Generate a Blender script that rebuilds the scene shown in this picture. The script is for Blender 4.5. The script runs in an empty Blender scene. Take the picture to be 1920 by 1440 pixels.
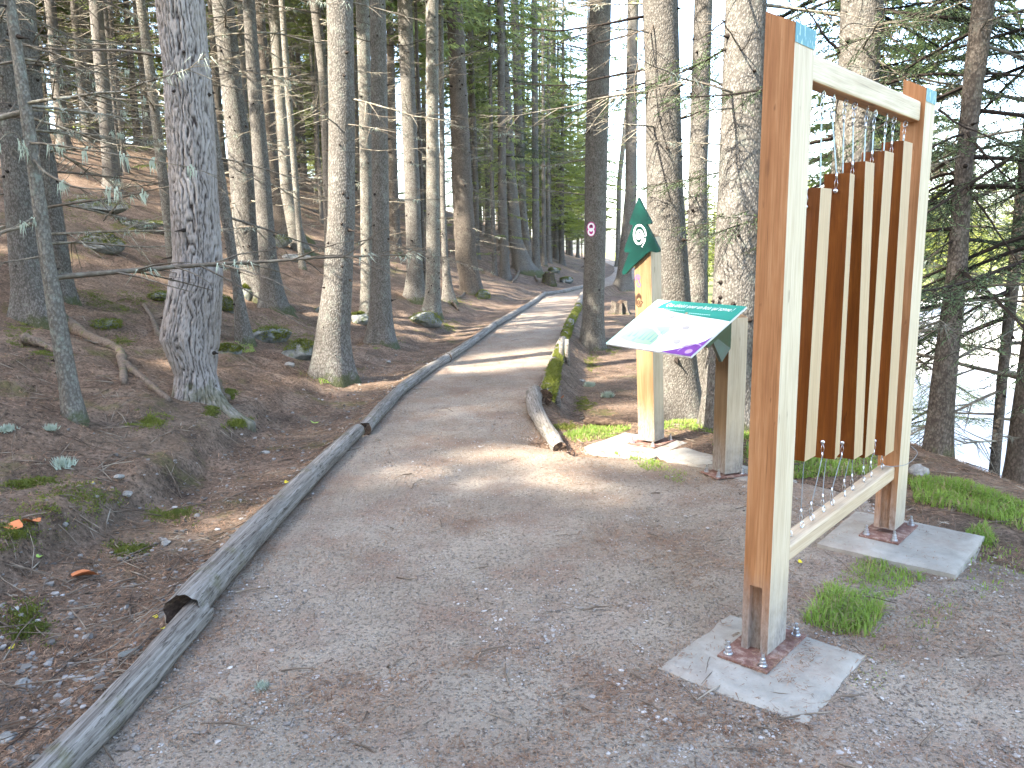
import bpy, math, random
import numpy as np
from mathutils import Matrix, Vector

R = math.radians
rng = np.random.default_rng(11)
random.seed(5)
S = bpy.context.scene
COL = S.collection

# ------------------------------------------------------------------ camera, world, sun, exposure
F_PX, PITCH, ROLL, CAM_H = 1492.0, 0.171, -0.013, 1.6
cam_d = bpy.data.cameras.new("camera")
cam_d.sensor_width = 36.0
cam_d.lens = F_PX / 1920.0 * 36.0
cam_d.clip_start = 0.05
cam_d.clip_end = 3000
cam = bpy.data.objects.new("camera", cam_d)
COL.objects.link(cam)
cam.matrix_world = Matrix.Translation((0, 0, CAM_H)) @ Matrix.Rotation(math.pi / 2 - PITCH, 4, 'X') @ Matrix.Rotation(ROLL, 4, 'Z')
S.camera = cam

SUN_AZ = math.atan2(-0.80, -0.60)      # where the sun stands, as atan2(x, y)
SUN_EL = R(40)
world = bpy.data.worlds.new("World")
S.world = world
world.use_nodes = True
wt = world.node_tree
bg = wt.nodes.get("Background") or wt.nodes.new("ShaderNodeBackground")
sky = wt.nodes.new("ShaderNodeTexSky")
sky.sky_type = 'NISHITA'
sky.sun_disc = False
sky.sun_elevation = SUN_EL
sky.sun_rotation = SUN_AZ % (2 * math.pi)
sky.air_density = 1.0
sky.dust_density = 2.5
wt.links.new(sky.outputs[0], bg.inputs[0])
bg.inputs[1].default_value = 0.15
sun_d = bpy.data.lights.new("sun", 'SUN')
sun_d.energy = 3.0
sun_d.angle = R(0.55)
sun_d.color = (1.0, 0.93, 0.82)
sun = bpy.data.objects.new("sun", sun_d)
COL.objects.link(sun)
sdir = Vector((math.sin(SUN_AZ) * math.cos(SUN_EL), math.cos(SUN_AZ) * math.cos(SUN_EL), math.sin(SUN_EL)))
sun.rotation_euler = sdir.to_track_quat('Z', 'Y').to_euler()
S.view_settings.view_transform = 'Standard'
S.view_settings.look = 'None'
S.view_settings.gamma = 1.0
S.view_settings.use_curve_mapping = False
S.view_settings.exposure = 3.42
S.cycles.max_bounces = 6
S.cycles.diffuse_bounces = 4
S.cycles.glossy_bounces = 2
S.cycles.transmission_bounces = 3
S.cycles.transparent_max_bounces = 4

# ------------------------------------------------------------------ small maths helpers
def hash2(ix, iy, seed=0):
    n = (ix.astype(np.int64) * 374761393 + iy.astype(np.int64) * 668265263 + seed * 1442695041) & 0xFFFFFFFF
    n = ((n ^ (n >> 13)) * 1274126177) & 0xFFFFFFFF
    n = n ^ (n >> 16)
    return (n & 0xFFFF) / 65535.0

def vnoise(x, y, seed=0):
    x = np.asarray(x, float); y = np.asarray(y, float)
    ix = np.floor(x); iy = np.floor(y)
    fx = x - ix; fy = y - iy
    fx = fx * fx * (3 - 2 * fx); fy = fy * fy * (3 - 2 * fy)
    a = hash2(ix, iy, seed); b = hash2(ix + 1, iy, seed); c = hash2(ix, iy + 1, seed); d = hash2(ix + 1, iy + 1, seed)
    return (a * (1 - fx) + b * fx) * (1 - fy) + (c * (1 - fx) + d * fx) * fy - 0.5

def fbm(x, y, oct=4, seed=0):
    s = 0; a = 1.0
    for k in range(oct):
        s = s + a * vnoise(np.asarray(x) * 2 ** k, np.asarray(y) * 2 ** k, seed + k * 7); a *= 0.5
    return s

def smooth(e0, e1, x):
    t = np.clip((np.asarray(x, float) - e0) / (e1 - e0), 0, 1)
    return t * t * (3 - 2 * t)

def softplus(x, k):
    x = np.asarray(x, float)
    return np.logaddexp(0, x / k) * k

# ------------------------------------------------------------------ the lie of the land
LY = [-30, 0, 2.3, 4.3, 5.7, 7.1, 8.7, 10.9, 13.3, 19.0, 27.6, 31.0, 36, 42, 50, 62, 90, 140]
LX = [-1.45, -1.48, -1.47, -1.45, -1.42, -1.37, -1.30, -1.10, -0.76, 0.0, 1.35, 2.2, 3.9, 5.2, 6.5, 8.0, 10, 14]
RY = [-30, 5.0, 6.2, 8.56, 10.47, 13.3, 16.2, 21.2, 27.8, 32, 37, 42, 50, 62, 90, 140]
RX = [3.3, 1.4, 0.42, 0.24, 0.57, 0.95, 1.28, 1.85, 2.75, 3.9, 5.6, 6.7, 7.9, 9.4, 11.4, 15.4]
EY = [-30, 3.0, 5.0, 6.3, 7.2, 8.2, 9.5, 11, 13, 16, 21, 28, 32, 37, 42, 50, 62, 90, 140]
EX = [4.4, 3.7, 3.35, 3.22, 3.05, 2.7, 2.3, 2.2, 2.4, 2.9, 3.4, 4.2, 5.2, 6.8, 7.8, 8.8, 10.0, 12, 16]
def xL(y): return np.interp(y, LY, LX)
def xR(y): return np.interp(y, RY, RX)
def xE(y): return np.interp(y, EY, EX)

def ground(x, y):
    """Height of the walkable surface (no fine relief)."""
    x = np.asarray(x, float); y = np.asarray(y, float)
    s = xL(y) - x
    far = smooth(14, 26, y)
    bank = -0.10 * smooth(0.05, 0.35, s) * (1 - smooth(0.75, 1.3, s)) + 0.28 * softplus(s - 1.15, 0.18) + 0.13 * softplus(s - 4.5, 1.2) \
        - 0.27 * softplus(s - 17.0, 3.0) - 0.10 * softplus(s - 28, 4.0)
    lip = s + 0.16 * vnoise(y * 1.3, y * 0.0, 41) + 0.10 * vnoise(x * 2.0, y * 3.1, 43)
    bank = bank + 0.13 * smooth(1.02, 1.16, lip) * (1 - smooth(6.5, 9.0, y))
    rel = np.where(s > 0, 1, 0) * (fbm(x / 2.2, y / 2.2, 3, 3) * 0.22 * smooth(0.6, 2.2, s) + fbm(x / 0.7, y / 0.7, 2, 9) * 0.07 * smooth(0.3, 1.4, s))
    z = np.where(s > 0, bank, 0.0) + rel
    t = x - xR(y)
    z = z - 0.26 * smooth(0.0, 0.4, t) * smooth(6.9, 8.2, y)
    e = x - xE(y)
    fall = -0.62 * softplus(e - 0.25, 0.25)
    floor_ = -3.9 + fbm(x / 7, y / 7, 2, 5) * 0.3
    zz = z + fall
    # smooth maximum with the valley floor
    k = 0.5
    zz2 = floor_ + softplus(zz - floor_, k)
    z = np.where(e > -1.0, np.where(zz2 > z, z, zz2), z)
    return z

def on_path(x, y):
    inner = np.where(np.asarray(y) > 6.3, xR(y), np.minimum(np.interp(y, [-30, 2.0, 5.0, 6.3], [3.4, 3.1, 2.2, 0.6]), xE(y)))
    return np.minimum(np.asarray(x) - xL(y), inner - np.asarray(x))

def ray(px, py):
    u, v = px - 960.0, py - 720.0
    cr, sr = math.cos(-ROLL), math.sin(-ROLL)
    u, v = u * cr - v * sr, u * sr + v * cr
    c, s = math.cos(PITCH), math.sin(PITCH)
    return np.array([u, F_PX * c - v * s, -(F_PX * s + v * c)]) / F_PX

CAMP = np.array([0, 0, CAM_H])
def hit(px, py, dz=0.0):
    """Where the sight line through a point of the photograph meets the ground."""
    r = ray(px, py)
    ts = np.concatenate([np.arange(1.2, 30, 0.02), np.arange(30, 150, 0.2)])
    P = CAMP[None] + r[None] * ts[:, None]
    g = ground(P[:, 0], P[:, 1]) + dz
    k = np.argmax(P[:, 2] < g)
    if k == 0:
        k = len(ts) - 1
    p = P[k]
    return np.array([p[0], p[1], float(ground(p[0], p[1]))])

def at_depth(px, py, Y):
    r = ray(px, py)
    return CAMP + r * (Y / r[1])

def cam_depth(p):
    return p[1] * math.cos(PITCH) - (p[2] - CAM_H) * math.sin(PITCH)

# ------------------------------------------------------------------ mesh helpers
class MB:
    def __init__(self):
        self.v = []; self.f = []; self.m = []; self.n = 0
    def add(self, V, F, mi=0):
        V = np.asarray(V, float).reshape(-1, 3); F = np.asarray(F, int)
        self.v.append(V); self.f.append(F + self.n); self.m.append(mi); self.n += len(V)
        return self
    def box(self, x0, x1, y0, y1, z0, z1, mi=0):
        V = [(x0, y0, z0), (x1, y0, z0), (x1, y1, z0), (x0, y1, z0), (x0, y0, z1), (x1, y0, z1), (x1, y1, z1), (x0, y1, z1)]
        return self.add(V, [(0, 3, 2, 1), (4, 5, 6, 7), (0, 1, 5, 4), (1, 2, 6, 5), (2, 3, 7, 6), (3, 0, 4, 7)], mi)
    def tube(self, P, rad, sides=6, mi=0, caps=True):
        V, Fq, Ft = tube_np(P, rad, sides, caps)
        n0 = self.n
        self.add(V, Fq, mi)
        if caps and len(Ft):
            self.f.append(np.asarray(Ft) + n0); self.m.append(mi)
        return self
    def mesh(self, name, mats, smooth_=True):
        return mesh_np(name, np.concatenate(self.v), list(zip(self.f, self.m)), mats, smooth_)

def mesh_np(name, V, parts, mats, smooth_=True):
    me = bpy.data.meshes.new(name)
    V = np.ascontiguousarray(V, dtype=np.float32)
    me.vertices.add(len(V)); me.vertices.foreach_set("co", V.ravel())
    li = []; ls = []; mi = []; o = 0
    for F, m in parts:
        F = np.asarray(F, dtype=np.int32)
        if F.size == 0: continue
        k = F.shape[1]
        li.append(F.ravel()); ls.append(o + np.arange(len(F)) * k); mi.append(np.full(len(F), m)); o += F.size
    li = np.concatenate(li).astype(np.int32); ls = np.concatenate(ls).astype(np.int32); mi = np.concatenate(mi).astype(np.int32)
    me.loops.add(len(li)); me.loops.foreach_set("vertex_index", li)
    me.polygons.add(len(ls)); me.polygons.foreach_set("loop_start", ls)
    me.polygons.foreach_set("material_index", mi)
    me.polygons.foreach_set("use_smooth", np.full(len(ls), bool(smooth_)))
    for m in (mats if isinstance(mats, (list, tuple)) else [mats]):
        me.materials.append(m)
    me.update(calc_edges=True)
    me.validate()
    return me

def frames(P):
    P = np.asarray(P, float)
    T = np.gradient(P, axis=0)
    T /= np.linalg.norm(T, axis=1)[:, None] + 1e-12
    ref = np.array([0.0, 0, 1]) if abs(T[:, 2]).mean() < 0.8 else np.array([1.0, 0, 0])
    A = np.cross(T, ref); A /= np.linalg.norm(A, axis=1)[:, None] + 1e-12
    B = np.cross(T, A)
    return T, A, B

def tube_np(P, rad, sides, caps=True):
    P = np.asarray(P, float); n = len(P)
    rad = np.broadcast_to(np.asarray(rad, float), (n,))
    T, A, B = frames(P)
    th = np.arange(sides) / sides * 2 * np.pi
    V = P[:, None] + rad[:, None, None] * (np.cos(th)[None, :, None] * A[:, None] + np.sin(th)[None, :, None] * B[:, None])
    V = V.reshape(-1, 3)
    Fq = grid_faces(n, sides, wrap=True)
    Ft = []
    if caps:
        c0 = len(V); V = np.concatenate([V, P[:1], P[-1:]])
        for j in range(sides):
            k = (j + 1) % sides
            Ft.append((c0, k, j)); Ft.append((c0 + 1, (n - 1) * sides + j, (n - 1) * sides + k))
    return V, Fq, np.array(Ft, int)

def grid_faces(nu, nv, wrap=False):
    i = np.arange(nu - 1)[:, None]; j = np.arange(nv if wrap else nv - 1)[None]
    j2 = (j + 1) % nv
    a = i * nv + j; b = i * nv + j2; c = (i + 1) * nv + j2; d = (i + 1) * nv + j
    return np.stack([a, b, c, d], -1).reshape(-1, 4)

def bez(P, n):
    """Smooth curve through the given points."""
    P = np.asarray(P, float)
    d = np.concatenate([[0], np.cumsum(np.linalg.norm(np.diff(P, axis=0), axis=1))])
    M = np.concatenate([[2 * P[0] - P[1]], P, [2 * P[-1] - P[-2]]])
    out = []
    for t in np.linspace(0, d[-1], n):
        i = min(max(np.searchsorted(d, t) - 1, 0), len(P) - 2)
        u = (t - d[i]) / (d[i + 1] - d[i] + 1e-9)
        p0, p1, p2, p3 = M[i], M[i + 1], M[i + 2], M[i + 3]
        out.append(0.5 * ((2 * p1) + (-p0 + p2) * u + (2 * p0 - 5 * p1 + 4 * p2 - p3) * u * u + (-p0 + 3 * p1 - 3 * p2 + p3) * u ** 3))
    return np.array(out)

def put(name, me, parent=None, loc=(0, 0, 0), rot=(0, 0, 0), scale=(1, 1, 1), kind=None, label=None):
    o = bpy.data.objects.new(name, me)
    COL.objects.link(o)
    if parent is not None: o.parent = parent
    o.location = loc; o.rotation_euler = rot; o.scale = scale
    if kind: o["kind"] = kind
    if label: o["label"] = label
    return o

def tag(o, label, cat, group=None):
    o["label"] = label; o["category"] = cat
    if group: o["group"] = group
    return o

def empty(name, loc, label, cat, group=None, rz=0.0):
    o = bpy.data.objects.new(name, None)
    o.empty_display_size = 0.1
    COL.objects.link(o)
    o.location = loc; o.rotation_euler = (0, 0, rz)
    return tag(o, label, cat, group)

# ------------------------------------------------------------------ materials
class NT:
    def __init__(self, name, rough=0.9, spec=0.2):
        self.m = bpy.data.materials.new(name); self.m.use_nodes = True
        self.t = self.m.node_tree
        self.b = self.t.nodes.get("Principled BSDF")
        self.out = [n for n in self.t.nodes if n.type == 'OUTPUT_MATERIAL'][0]
        self.b.inputs['Roughness'].default_value = rough
        self.b.inputs['Specular IOR Level'].default_value = spec
        self._co = None
    def node(self, ty, **kw):
        n = self.t.nodes.new(ty)
        for k, v in kw.items(): setattr(n, k, v)
        return n
    def link(self, a, b): self.t.links.new(a, b)
    def co(self, scale=(1, 1, 1), kind='Object'):
        tc = self.node("ShaderNodeTexCoord"); mp = self.node("ShaderNodeMapping")
        mp.inputs['Scale'].default_value = scale
        self.link(tc.outputs[kind], mp.inputs['Vector'])
        return mp.outputs[0]
    def noise(self, co, scale, detail=4, rough=0.6, dist=0.0):
        n = self.node("ShaderNodeTexNoise")
        n.inputs['Scale'].default_value = scale; n.inputs['Detail'].default_value = detail
        n.inputs['Roughness'].default_value = rough; n.inputs['Distortion'].default_value = dist
        self.link(co, n.inputs['Vector'])
        return n.outputs['Fac']
    def vor(self, co, scale, feature='F1', out='Distance'):
        n = self.node("ShaderNodeTexVoronoi", feature=feature)
        n.inputs['Scale'].default_value = scale
        self.link(co, n.inputs['Vector'])
        return n.outputs[out]
    def ramp(self, fac, stops, interp='LINEAR'):
        n = self.node("ShaderNodeValToRGB")
        e = n.color_ramp.elements
        n.color_ramp.interpolation = interp
        while len(e) < len(stops): e.new(0.5)
        for k, (p, c) in enumerate(stops):
            e[k].position = p
            c = (c, c, c) if isinstance(c, (int, float)) else c
            e[k].color = (*c, 1)
        self.link(fac, n.inputs[0])
        return n.outputs[0]
    def mix(self, fac, a, b, mode='MIX'):
        n = self.node("ShaderNodeMix", data_type='RGBA', blend_type=mode)
        ins = [i for i in n.inputs if i.type == 'RGBA']
        if isinstance(fac, (int, float)): n.inputs[0].default_value = fac
        else: self.link(fac, n.inputs[0])
        for s, v in zip(ins, (a, b)):
            if isinstance(v, tuple): s.default_value = (*v, 1)
            else: self.link(v, s)
        return [o for o in n.outputs if o.type == 'RGBA'][0]
    def math(self, op, a, b=0.0, clamp=False):
        n = self.node("ShaderNodeMath", operation=op, use_clamp=clamp)
        for s, v in zip(n.inputs, (a, b)):
            if isinstance(v, (int, float)): s.default_value = v
            else: self.link(v, s)
        return n.outputs[0]
    def sep(self, co, i):
        n = self.node("ShaderNodeSeparateXYZ"); self.link(co, n.inputs[0]); return n.outputs[i]
    def rand(self):
        return self.node("ShaderNodeObjectInfo").outputs['Random']
    def color(self, c):
        if isinstance(c, tuple): self.b.inputs['Base Color'].default_value = (*c, 1)
        else: self.link(c, self.b.inputs['Base Color'])
        return self
    def bump(self, h, strength=0.5, dist=0.02, prev=None):
        n = self.node("ShaderNodeBump")
        n.inputs['Strength'].default_value = strength; n.inputs['Distance'].default_value = dist
        self.link(h, n.inputs['Height'])
        if prev is not None: self.link(prev, n.inputs['Normal'])
        self.link(n.outputs[0], self.b.inputs['Normal'])
        return n.outputs[0]
    def translucent(self, col, w):
        tr = self.node("ShaderNodeBsdfTranslucent"); mx = self.node("ShaderNodeMixShader")
        if isinstance(col, tuple): tr.inputs[0].default_value = (*col, 1)
        else: self.link(col, tr.inputs[0])
        mx.inputs[0].default_value = w
        self.link(self.b.outputs[0], mx.inputs[1]); self.link(tr.outputs[0], mx.inputs[2])
        self.link(mx.outputs[0], self.out.inputs[0])
        return self

def flat(name, c, rough=0.6, spec=0.3, metal=0.0):
    n = NT(name, rough, spec).color(c)
    n.b.inputs['Metallic'].default_value = metal
    return n.m

M = {}
def n_mid(a, b): return tuple((x + y) / 2 for x, y in zip(a, b))
def mk_bark(name, dark, mid, light, lichen, lich_amt, fiss, sc=1.0, moss=True, vert=0.6):
    n = NT(name, 0.95, 0.1)
    co = n.co(); cs = n.co((1, 1, vert))
    big = n.noise(cs, 4 * sc, 5, 0.62)
    fine = n.noise(cs, 85 * sc, 4, 0.75); midn = n.noise(cs, 26 * sc, 4, 0.7)
    pl = n.vor(cs, 62 * sc)
    c = n.ramp(big, [(0.22, mid), (0.5, n_mid(mid, light)), (0.78, light)])
    c = n.mix(n.ramp(midn, [(0.36, 0.75), (0.52, 0.0)]), c, n_mid(dark, mid))
    c = n.mix(n.ramp(fine, [(0.34, 0.85), (0.46, 0.0)]), c, dark)
    c = n.mix(n.ramp(fine, [(0.55, 0.0), (0.68, 0.6)]), c, tuple(min(1, x * 1.25) for x in light))
    if fiss: c = n.mix(n.ramp(pl, [(0.42, 0.0), (0.62, 0.65)]), c, dark)
    lm = n.math('MULTIPLY', n.ramp(n.noise(co, 9, 6, 0.7), [(0.54, 0.0), (0.66, 1.0)]), lich_amt)
    c = n.mix(lm, c, lichen)
    sp = n.ramp(n.noise(cs, 22, 2, 0.5), [(0.66, 0.0), (0.72, 1.0)])
    c = n.mix(n.math('MULTIPLY', sp, 0.6), c, dark)
    rv = n.rand()
    c = n.mix(n.math('MULTIPLY', rv, 0.35), c, n.mix(0.5, dark, mid))
    if moss:
        z = n.sep(co, 2)
        mz = n.math('SUBTRACT', n.math('MULTIPLY', n.noise(co, 11, 5, 0.75), 1.3), n.math('MULTIPLY', z, 2.6))
        c = n.mix(n.ramp(mz, [(0.52, 0.0), (0.72, 0.7)]), c, (0.050, 0.058, 0.016))
    n.color(c)
    h = n.mix(0.5, fine, n.ramp(pl, [(0.0, 0.0), (0.6, 1.0)]))
    n.bump(h, 0.7, 0.018)
    return n.m

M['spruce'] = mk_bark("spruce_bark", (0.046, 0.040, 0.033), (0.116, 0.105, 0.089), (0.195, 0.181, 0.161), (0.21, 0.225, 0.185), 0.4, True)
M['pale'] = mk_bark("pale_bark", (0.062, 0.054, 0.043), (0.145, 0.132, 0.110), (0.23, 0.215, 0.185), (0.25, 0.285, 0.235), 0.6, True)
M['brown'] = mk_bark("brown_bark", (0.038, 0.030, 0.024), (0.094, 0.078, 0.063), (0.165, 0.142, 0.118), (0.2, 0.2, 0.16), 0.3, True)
M['root'] = mk_bark("root_bark", (0.045, 0.034, 0.026), (0.125, 0.094, 0.070), (0.20, 0.16, 0.125), (0.10, 0.11, 0.03), 0.7, False, moss=False)
M['far'] = mk_bark("far_bark", (0.036, 0.031, 0.026), (0.092, 0.080, 0.068), (0.16, 0.146, 0.128), (0.26, 0.28, 0.22), 0.3, False, moss=False)

def mk_pine():
    n = NT("pine_bark", 0.95, 0.1)
    cs = n.co((1, 1, 0.3)); co = n.co()
    fine = n.noise(cs, 45, 5, 0.75); big = n.noise(cs, 6, 4, 0.6)
    c = n.ramp(big, [(0.3, (0.140, 0.116, 0.097)), (0.5, (0.215, 0.190, 0.167)), (0.72, (0.305, 0.280, 0.258))])
    c = n.mix(n.ramp(fine, [(0.4, 0.0), (0.72, 0.7)]), c, (0.33, 0.31, 0.295))
    c = n.mix(n.ramp(fine, [(0.28, 0.75), (0.42, 0.0)]), c, (0.07, 0.05, 0.045))
    at = n.node("ShaderNodeAttribute", attribute_name="fissure").outputs['Fac']
    c = n.mix(at, c, (0.035, 0.026, 0.022))
    z = n.sep(co, 2)
    mz = n.math('SUBTRACT', n.math('MULTIPLY', n.noise(co, 5, 4, 0.7), 1.3), n.math('MULTIPLY', z, 0.7))
    c = n.mix(n.ramp(mz, [(0.52, 0.0), (0.72, 0.6)]), c, (0.075, 0.075, 0.03))
    n.color(c)
    n.bump(fine, 0.5, 0.015)
    return n.m
M['pine'] = mk_pine()
M['stub'] = flat("dead_knot", (0.028, 0.022, 0.018), 0.95, 0.1)

n = NT("dead_branch_wood", 0.9, 0.15)
co = n.co()
c = n.ramp(n.noise(co, 14, 4, 0.7), [(0.3, (0.075, 0.06, 0.045)), (0.5, (0.18, 0.155, 0.115)), (0.72, (0.34, 0.33, 0.26))])
n.color(n.mix(n.math('MULTIPLY', n.rand(), 0.75), c, (0.07, 0.055, 0.045)))
n.bump(n.noise(co, 90, 3), 0.4, 0.01)
M['dead'] = n.m
n = NT("lichen", 0.95, 0.1).color((0.36, 0.41, 0.33)); n.translucent((0.3, 0.36, 0.27), 0.3); M['lichen'] = n.m

def mk_leaf(name, a, b, tcol, w):
    n = NT(name, 0.55, 0.3)
    c = n.mix(n.rand(), a, b)
    g = n.noise(n.co(), 2.2, 2)
    c = n.mix(n.ramp(g, [(0.35, 0.0), (0.65, 0.6)]), c, tuple(x * 1.5 for x in b))
    n.color(c); n.translucent(tcol, w)
    return n.m
M['needle'] = mk_leaf("spruce_needles", (0.052, 0.084, 0.048), (0.088, 0.120, 0.062), (0.15, 0.21, 0.09), 0.45)
M['needle_far'] = mk_leaf("far_needles", (0.068, 0.090, 0.034), (0.120, 0.134, 0.042), (0.23, 0.27, 0.08), 0.52)
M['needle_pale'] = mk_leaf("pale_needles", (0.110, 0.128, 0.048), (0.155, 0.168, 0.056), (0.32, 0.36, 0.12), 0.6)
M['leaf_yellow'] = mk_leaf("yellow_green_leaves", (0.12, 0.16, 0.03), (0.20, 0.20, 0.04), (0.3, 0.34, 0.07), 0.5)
M['grass'] = mk_leaf("grass_blades", (0.115, 0.20, 0.026), (0.19, 0.27, 0.05), (0.27, 0.37, 0.07), 0.45)
M['straw'] = mk_leaf("dry_blades", (0.20, 0.16, 0.07), (0.27, 0.22, 0.11), (0.3, 0.25, 0.12), 0.3)
M['moss'] = mk_leaf("moss_green", (0.050, 0.064, 0.011), (0.115, 0.125, 0.017), (0.13, 0.145, 0.02), 0.2)

# wood: grain along local Z ('v') or local X ('h')
def mk_wood(name, a, b, c3, axis, knots=True, weather=False, rough=0.6):
    n = NT(name, rough, 0.25)
    sc = (14, 14, 0.9) if axis == 'v' else (0.9, 14, 14)
    co = n.co(sc); raw = n.co()
    g = n.noise(co, 2.2, 5, 0.6, 0.5); g2 = n.noise(co, 9, 3, 0.6)
    c = n.ramp(g, [(0.3, a), (0.5, b), (0.7, c3)])
    c = n.mix(n.ramp(g2, [(0.35, 0.35), (0.6, 0.0)]), c, a)
    ck = n.noise(n.co((60, 60, 1.1) if axis == 'v' else (1.1, 60, 60)), 1.6, 3, 0.6)
    c = n.mix(n.ramp(ck, [(0.66, 0.0), (0.70, 0.55)]), c, tuple(x * 0.30 for x in a))
    gr = n.noise(n.co((90, 90, 1.6) if axis == 'v' else (1.6, 90, 90)), 2.0, 3, 0.6)
    c = n.mix(n.ramp(gr, [(0.35, 0.45), (0.55, 0.0)]), c, tuple(x * 0.72 for x in a))
    c = n.mix(n.ramp(n.noise(raw, 3.2, 4, 0.6), [(0.5, 0.0), (0.75, 0.35)]), c, tuple(x * 0.8 for x in a))
    if knots:
        kv = n.vor(n.co((9, 9, 2.2) if axis == 'v' else (2.2, 9, 9)), 1.0)
        c = n.mix(n.ramp(kv, [(0.05, 0.9), (0.13, 0.0)]), c, tuple(x * 0.35 for x in a))
    if weather:
        z = n.sep(raw, 2)
        wz = n.math('ADD', n.math('MULTIPLY', n.noise(n.co((3, 3, 0.8)), 4, 4, 0.6), 0.5), n.math('SUBTRACT', 0.55, n.math('MULTIPLY', z, 1.15)))
        wcol = n.ramp(n.noise(n.co((1, 1, .4)), 60, 4, .7), [(0.3, (0.10, 0.085, 0.07)), (0.6, (0.26, 0.24, 0.215))])
        c = n.mix(n.ramp(wz, [(0.35, 0.0), (0.75, 0.9)]), c, wcol)
        sp = n.ramp(n.noise(n.co((1, 1, 0.3)), 30, 3), [(0.67, 0.0), (0.72, 0.6)])
        c = n.mix(sp, c, tuple(x * 0.5 for x in a))
    n.color(c)
    n.bump(g2, 0.15, 0.004)
    return n.m
BROWN = ((0.25, 0.105, 0.038), (0.36, 0.165, 0.067), (0.44, 0.23, 0.105))  # brown and pale face tones partly stand for forest bounce and sky light
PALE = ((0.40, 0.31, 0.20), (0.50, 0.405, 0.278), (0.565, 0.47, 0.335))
M['brown_v'] = mk_wood("brown_larch", *BROWN, 'v', True, True)
M['pale_v'] = mk_wood("pale_larch", *PALE, 'v', False, True)
M['brown_h'] = mk_wood("brown_larch_beam", *BROWN, 'h', True)
M['pale_h'] = mk_wood("pale_larch_beam", *PALE, 'h', False)
M['pale_low'] = mk_wood("larch_lower_beam", (0.38, 0.275, 0.17), (0.46, 0.35, 0.23), (0.52, 0.41, 0.285), 'h', True)  # darker copy of the beam wood; the top beam's paleness is painted sky light
M['tan_v'] = mk_wood("tan_larch", (0.165, 0.095, 0.042), (0.235, 0.145, 0.068), (0.29, 0.19, 0.10), 'v', True, True)
M['bar_face'] = mk_wood("varnished_bar_wood", (0.100, 0.027, 0.0035), (0.138, 0.040, 0.0055), (0.175, 0.057, 0.009), 'v', False, False, 0.4)
M['bar_edge'] = mk_wood("planed_bar_edge", (0.35, 0.235, 0.128), (0.405, 0.285, 0.165), (0.45, 0.325, 0.20), 'v', False, False, 0.6)
M['steel'] = flat("bright_steel", (0.62, 0.63, 0.65), 0.28, 0.5, 1.0)
M['cable'] = flat("coated_cable", (0.42, 0.55, 0.58), 0.4, 0.5)
M['cable_dark'] = flat("thin_wire", (0.20, 0.22, 0.22), 0.5, 0.4)
M['teal'] = NT("teal_paint", 0.45, 0.4).m
n = NT("teal_paint_worn", 0.45, 0.4)
n.color(n.mix(n.ramp(n.noise(n.co((1, 1, 0.35)), 60, 3), [(0.55, 0.0), (0.62, 0.8)]), (0.008, 0.13, 0.145), (0.25, 0.36, 0.36)))
M['teal'] = n.m
n = NT("concrete", 0.9, 0.2)
co = n.co()
c = n.ramp(n.noise(co, 7, 6, 0.65), [(0.3, (0.215, 0.198, 0.165)), (0.7, (0.345, 0.322, 0.275))])
c = n.mix(n.ramp(n.noise(co, 55, 4, 0.6), [(0.6, 0.0), (0.72, 0.55)]), c, (0.20, 0.15, 0.11))
c = n.mix(n.ramp(n.noise(co, 3.1, 5, 0.7), [(0.48, 0.0), (0.66, 0.65)]), c, (0.21, 0.17, 0.135))
n.color(c); n.bump(n.noise(co, 120, 3), 0.25, 0.006); M['concrete'] = n.m
n = NT("rusty_plate", 0.8, 0.3)
n.color(n.ramp(n.noise(n.co(), 28, 5, 0.7), [(0.3, (0.085, 0.042, 0.030)), (0.5, (0.155, 0.078, 0.058)), (0.64, (0.27, 0.19, 0.15))]))
M['rust'] = n.m

# rock, moss, log wood
n = NT("mossy_rock", 0.9, 0.2)
co = n.co()
c = n.ramp(n.noise(co, 9, 6, 0.7), [(0.3, (0.07, 0.075, 0.065)), (0.55, (0.17, 0.175, 0.16)), (0.75, (0.32, 0.33, 0.30))])
c = n.mix(n.ramp(n.noise(co, 3.5, 4, 0.7), [(0.56, 0.0), (0.66, 0.8)]), c, (0.075, 0.09, 0.015))
n.color(c); n.bump(n.noise(co, 30, 5, 0.7), 0.7, 0.03); M['rock'] = n.m
n = NT("pale_stone", 0.9, 0.2)
co = n.co()
n.color(n.ramp(n.noise(co, 20, 5, 0.7), [(0.3, (0.11, 0.105, 0.095)), (0.65, (0.27, 0.265, 0.24))])); n.bump(n.noise(co, 60, 4), 0.5, 0.02); M['stone'] = n.m

def mk_log():
    n = NT("weathered_log", 0.92, 0.12)
    co = n.co((0.45, 20, 20)); raw = n.co()
    g = n.noise(co, 3, 5, 0.7, 0.4); f = n.noise(n.co((3, 30, 30)), 3, 4, 0.7)
    c = n.ramp(g, [(0.28, (0.055, 0.044, 0.035)), (0.48, (0.155, 0.138, 0.118)), (0.7, (0.285, 0.265, 0.235))])
    c = n.mix(n.ramp(f, [(0.36, 0.8), (0.47, 0.0)]), c, (0.035, 0.028, 0.022))
    c = n.mix(n.ramp(n.noise(raw, 6, 5, 0.7), [(0.58, 0.0), (0.7, 0.5)]), c, (0.09, 0.085, 0.035))
    n.color(c); n.bump(g, 0.5, 0.015)
    return n.m
M['log'] = mk_log()
n = NT("rotten_wood", 0.95, 0.1)
n.color(n.ramp(n.noise(n.co((1, 5, 5)), 10, 5, 0.7), [(0.3, (0.02, 0.015, 0.012)), (0.55, (0.075, 0.05, 0.035)), (0.75, (0.20, 0.15, 0.11))]))
n.bump(n.noise(n.co(), 40, 4), 0.8, 0.02); M['rot'] = n.m

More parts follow.
